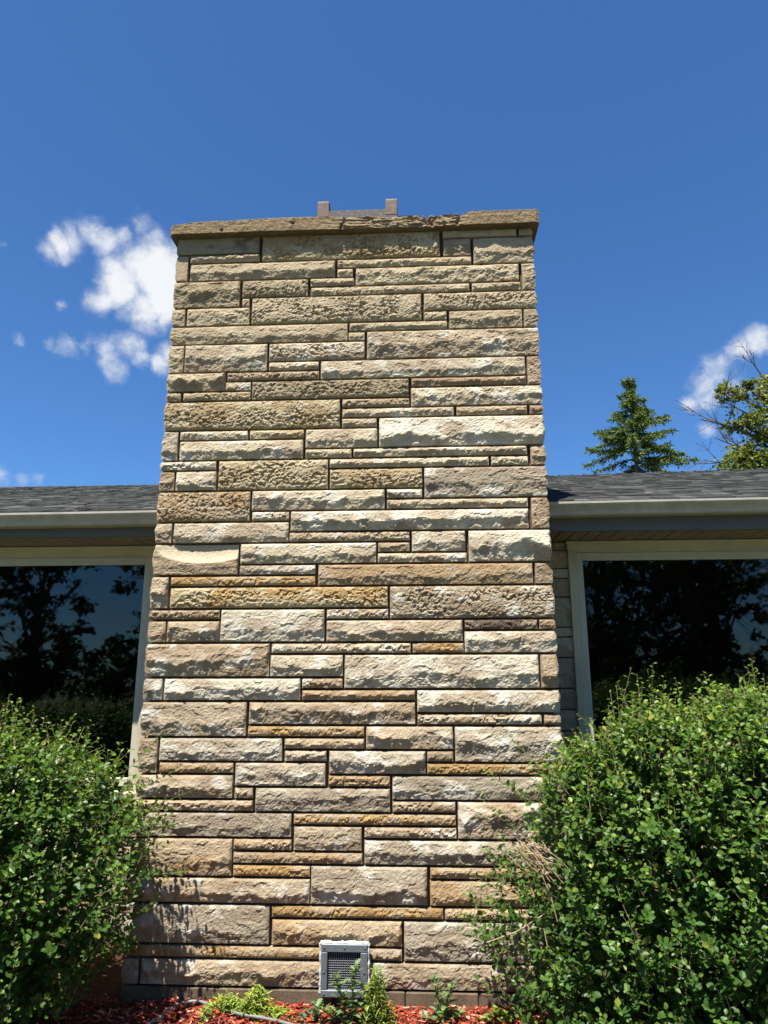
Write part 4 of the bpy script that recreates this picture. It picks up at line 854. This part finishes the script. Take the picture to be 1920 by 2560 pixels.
def broadleaf(label, loc, H, crown, seed, nl, c0, c1, group, lsz=(.07, .13), bare=(), zc=None):
    """trunk and limbs, leaf clumps spread through the crown's balls; crown: list of (x,y,z,r)"""
    R = rng(seed); root = thing('broadleaf_tree', label, 'tree', loc, group)
    t = np.linspace(0, 1, 12); MB().tube(np.stack([.2*np.sin(t*2.2), .15*np.sin(t*3), t*H*.8], 1), np.linspace(H*.022+.03, .05, 12), 8).build('trunk', M_bark, root, smooth=True)
    lb = MB()
    for (x, y, z, r) in crown:
        a = np.array([.2*math.sin(1.2), .1, max(z-r*1.5-np.hypot(x, y)*.5, H*.2)]); b = np.array([x, y, z]); tt = np.linspace(0, 1, 8)[:, None]
        lb.tube(a*(1-tt)+b*tt+np.array([0, 0, .25])*np.sin(tt*PI)+R.normal(0, .05, (8, 3)), np.linspace(.085, .02, 8), 5)
        for q in range(7):
            d = R.normal(0, 1, 3); d /= np.linalg.norm(d); tt2 = np.linspace(0, 1, 5)[:, None]; lb.tube(b+d*r*.9*tt2+R.normal(0, .03, (5, 3)), np.linspace(.022, .006, 5), 4)
    lb.build('limbs', M_bark, root)
    Pp, Cc = [], []; vol = np.array([c[3]**2 for c in crown]); vol = vol/vol.sum()
    for (x, y, z, r), v in zip(crown, vol):
        ncl = max(6, int(nl*v/26))
        for q in range(ncl):                                     # clumps
            d = R.normal(0, 1, 3); d /= np.linalg.norm(d); rr = r*R.uniform(.35, 1.08)**.7; cc = np.array([x, y, z])+d*rr*np.array([1, 1, .85]); tone = R.random()
            k = 26; off = R.normal(0, .17*min(1, r), (k, 3))*np.array([1, 1, .6]); Pp.append(cc+off)
            Cc.append((np.array(c0)*(1-tone)+np.array(c1)*tone)*R.uniform(.75, 1.25, (k, 1)))
    P = np.concatenate(Pp); C = np.concatenate(Cc); n = len(P); Nn = R.normal(0, .55, (n, 3))+np.array([0, -.1, .8]); D = R.normal(0, 1, (n, 3)); D[:, 2] -= .5
    V, F, CC = leaf_cloud(P, frames(Nn, D), R.uniform(lsz[0], lsz[1], n), C, np.zeros(n, int), [(np.array([(-.4, .35, .05), (0, 0, 0), (.4, .35, .05), (.22, .8, 0), (0, 1, -.06), (-.22, .8, 0)]), np.array([(0, 1, 2), (0, 2, 3), (0, 3, 5), (3, 4, 5)]))])
    tag(put('crown', mesh('crown', V, F, M_treeleaf, CC), root), kind='stuff')
    for pts, r0 in bare:                                         # leafless boughs, forking
        bb_ = MB()
        def fork(a, d, L, r, lv):
            n = 6; tt = np.linspace(0, 1, n)[:, None]; d = d/np.linalg.norm(d); wob = R.normal(0, .10*L, 3); Q = a+d*L*tt+wob*tt**2
            bb_.tube(Q, np.linspace(r, r*.5, n), 4)
            if lv == 0: return
            for q in range(R.integers(3, 5)):
                u = R.uniform(.25, 1); b = a+d*L*u+wob*u*u; nd = d+R.normal(0, .55, 3); fork(b, nd, L*R.uniform(.38, .62), r*.5, lv-1)
        a, b = np.array(pts[0], float), np.array(pts[1], float); fork(a, b-a, np.linalg.norm(b-a), r0, 3); bb_.build('bare_limb', M_bark, root)
    return root
spruce('tall dark green spruce showing above the right roof', (6.38, 14.0, 0), 9.95, 2.15, 6.0, 51, dens=2.1)
spruce('small spruce top just showing over the right roof by the leafy tree', (9.9, 16.0, 0), 8.02, 1.4, 6.2, 52, dens=.7)
TX, TY = 12.0, 17.0
broadleaf('yellow-green leafy tree with bare boughs at the right edge', (TX, TY, 0), 12.4,
          [(-.1, 0, 10.6, .8), (.9, .3, 10.9, .95), (-1.55, 0, 10.7, .42), (-.9, .2, 10.9, .38), (-.4, -.2, 9.7, .85), (.7, 0, 9.5, 1.1), (-1.4, .1, 9.65, .42), (-.3, .2, 8.7, 1.0), (-1.35, 0, 8.25, .72), (.8, .2, 8.2, 1.2), (-.6, -.2, 7.7, 1.0), (1.9, .2, 9.6, 1.2), (1.8, 0, 8.0, 1.3), (-1.5, .3, 7.4, .8), (-.6, 0, 6.6, 1.4), (1.1, 0, 6.6, 1.5), (.3, .2, 11.2, .5)],
          53, 42000, (.075,.105,.022), (.19,.20,.045), 'trees beyond the roof', bare=((((-.5, 0, 9.0), (-2.6, 0, 10.1)), .04), (((-.6, 0, 8.4), (-2.2, -.1, 9.2)), .035), (((-.8, 0, 8.0), (-2.3, .1, 8.45)), .03), (((-.5, 0, 9.6), (-2.0, 0, 10.6)), .03), (((-.1, 0, 10.7), (-.75, 0, 11.75)), .035)))
# wood on the far side of the drive: the windows mirror it
R = rng(77)
for k, (x, y, h, r) in enumerate(((-17, -25, 10.5, 3.4), (-11.5, -27, 12, 3.6), (-6.2, -24, 9.6, 3.2), (.5, -26, 12.5, 3.7), (6.5, -25, 13, 3.8), (12.5, -26, 11.5, 3.6), (18.5, -24, 12.5, 3.8), (24.5, -27, 12, 3.8), (9.5, -31, 13, 4.2), (15.5, -31, 13, 4.2))):
    nm = ['far left of the row', 'second from the left', 'third from the left', 'fourth from the left', 'fifth from the left', 'sixth from the left', 'seventh from the left', 'far right of the row', 'behind the row, left one', 'behind the row, right one'][k]
    cr = [(R.normal(0, r*.42), R.normal(0, r*.35), h*R.uniform(.10, .86), r*R.uniform(.42, .62)) for _ in range(20)]+[(0, 0, h*.88, r*.45)]+[(r*q, R.normal(0, .5), R.uniform(.8, 2.6), r*.5) for q in (-1, -.6, -.2, .2, .6, 1)]
    broadleaf('dark tree across the drive, %s, mirrored in the panes' % nm, (x, y, 0), h, cr, 80+k, 9000, (.035,.055,.015), (.06,.09,.02), 'trees across the drive', lsz=(.17, .34))
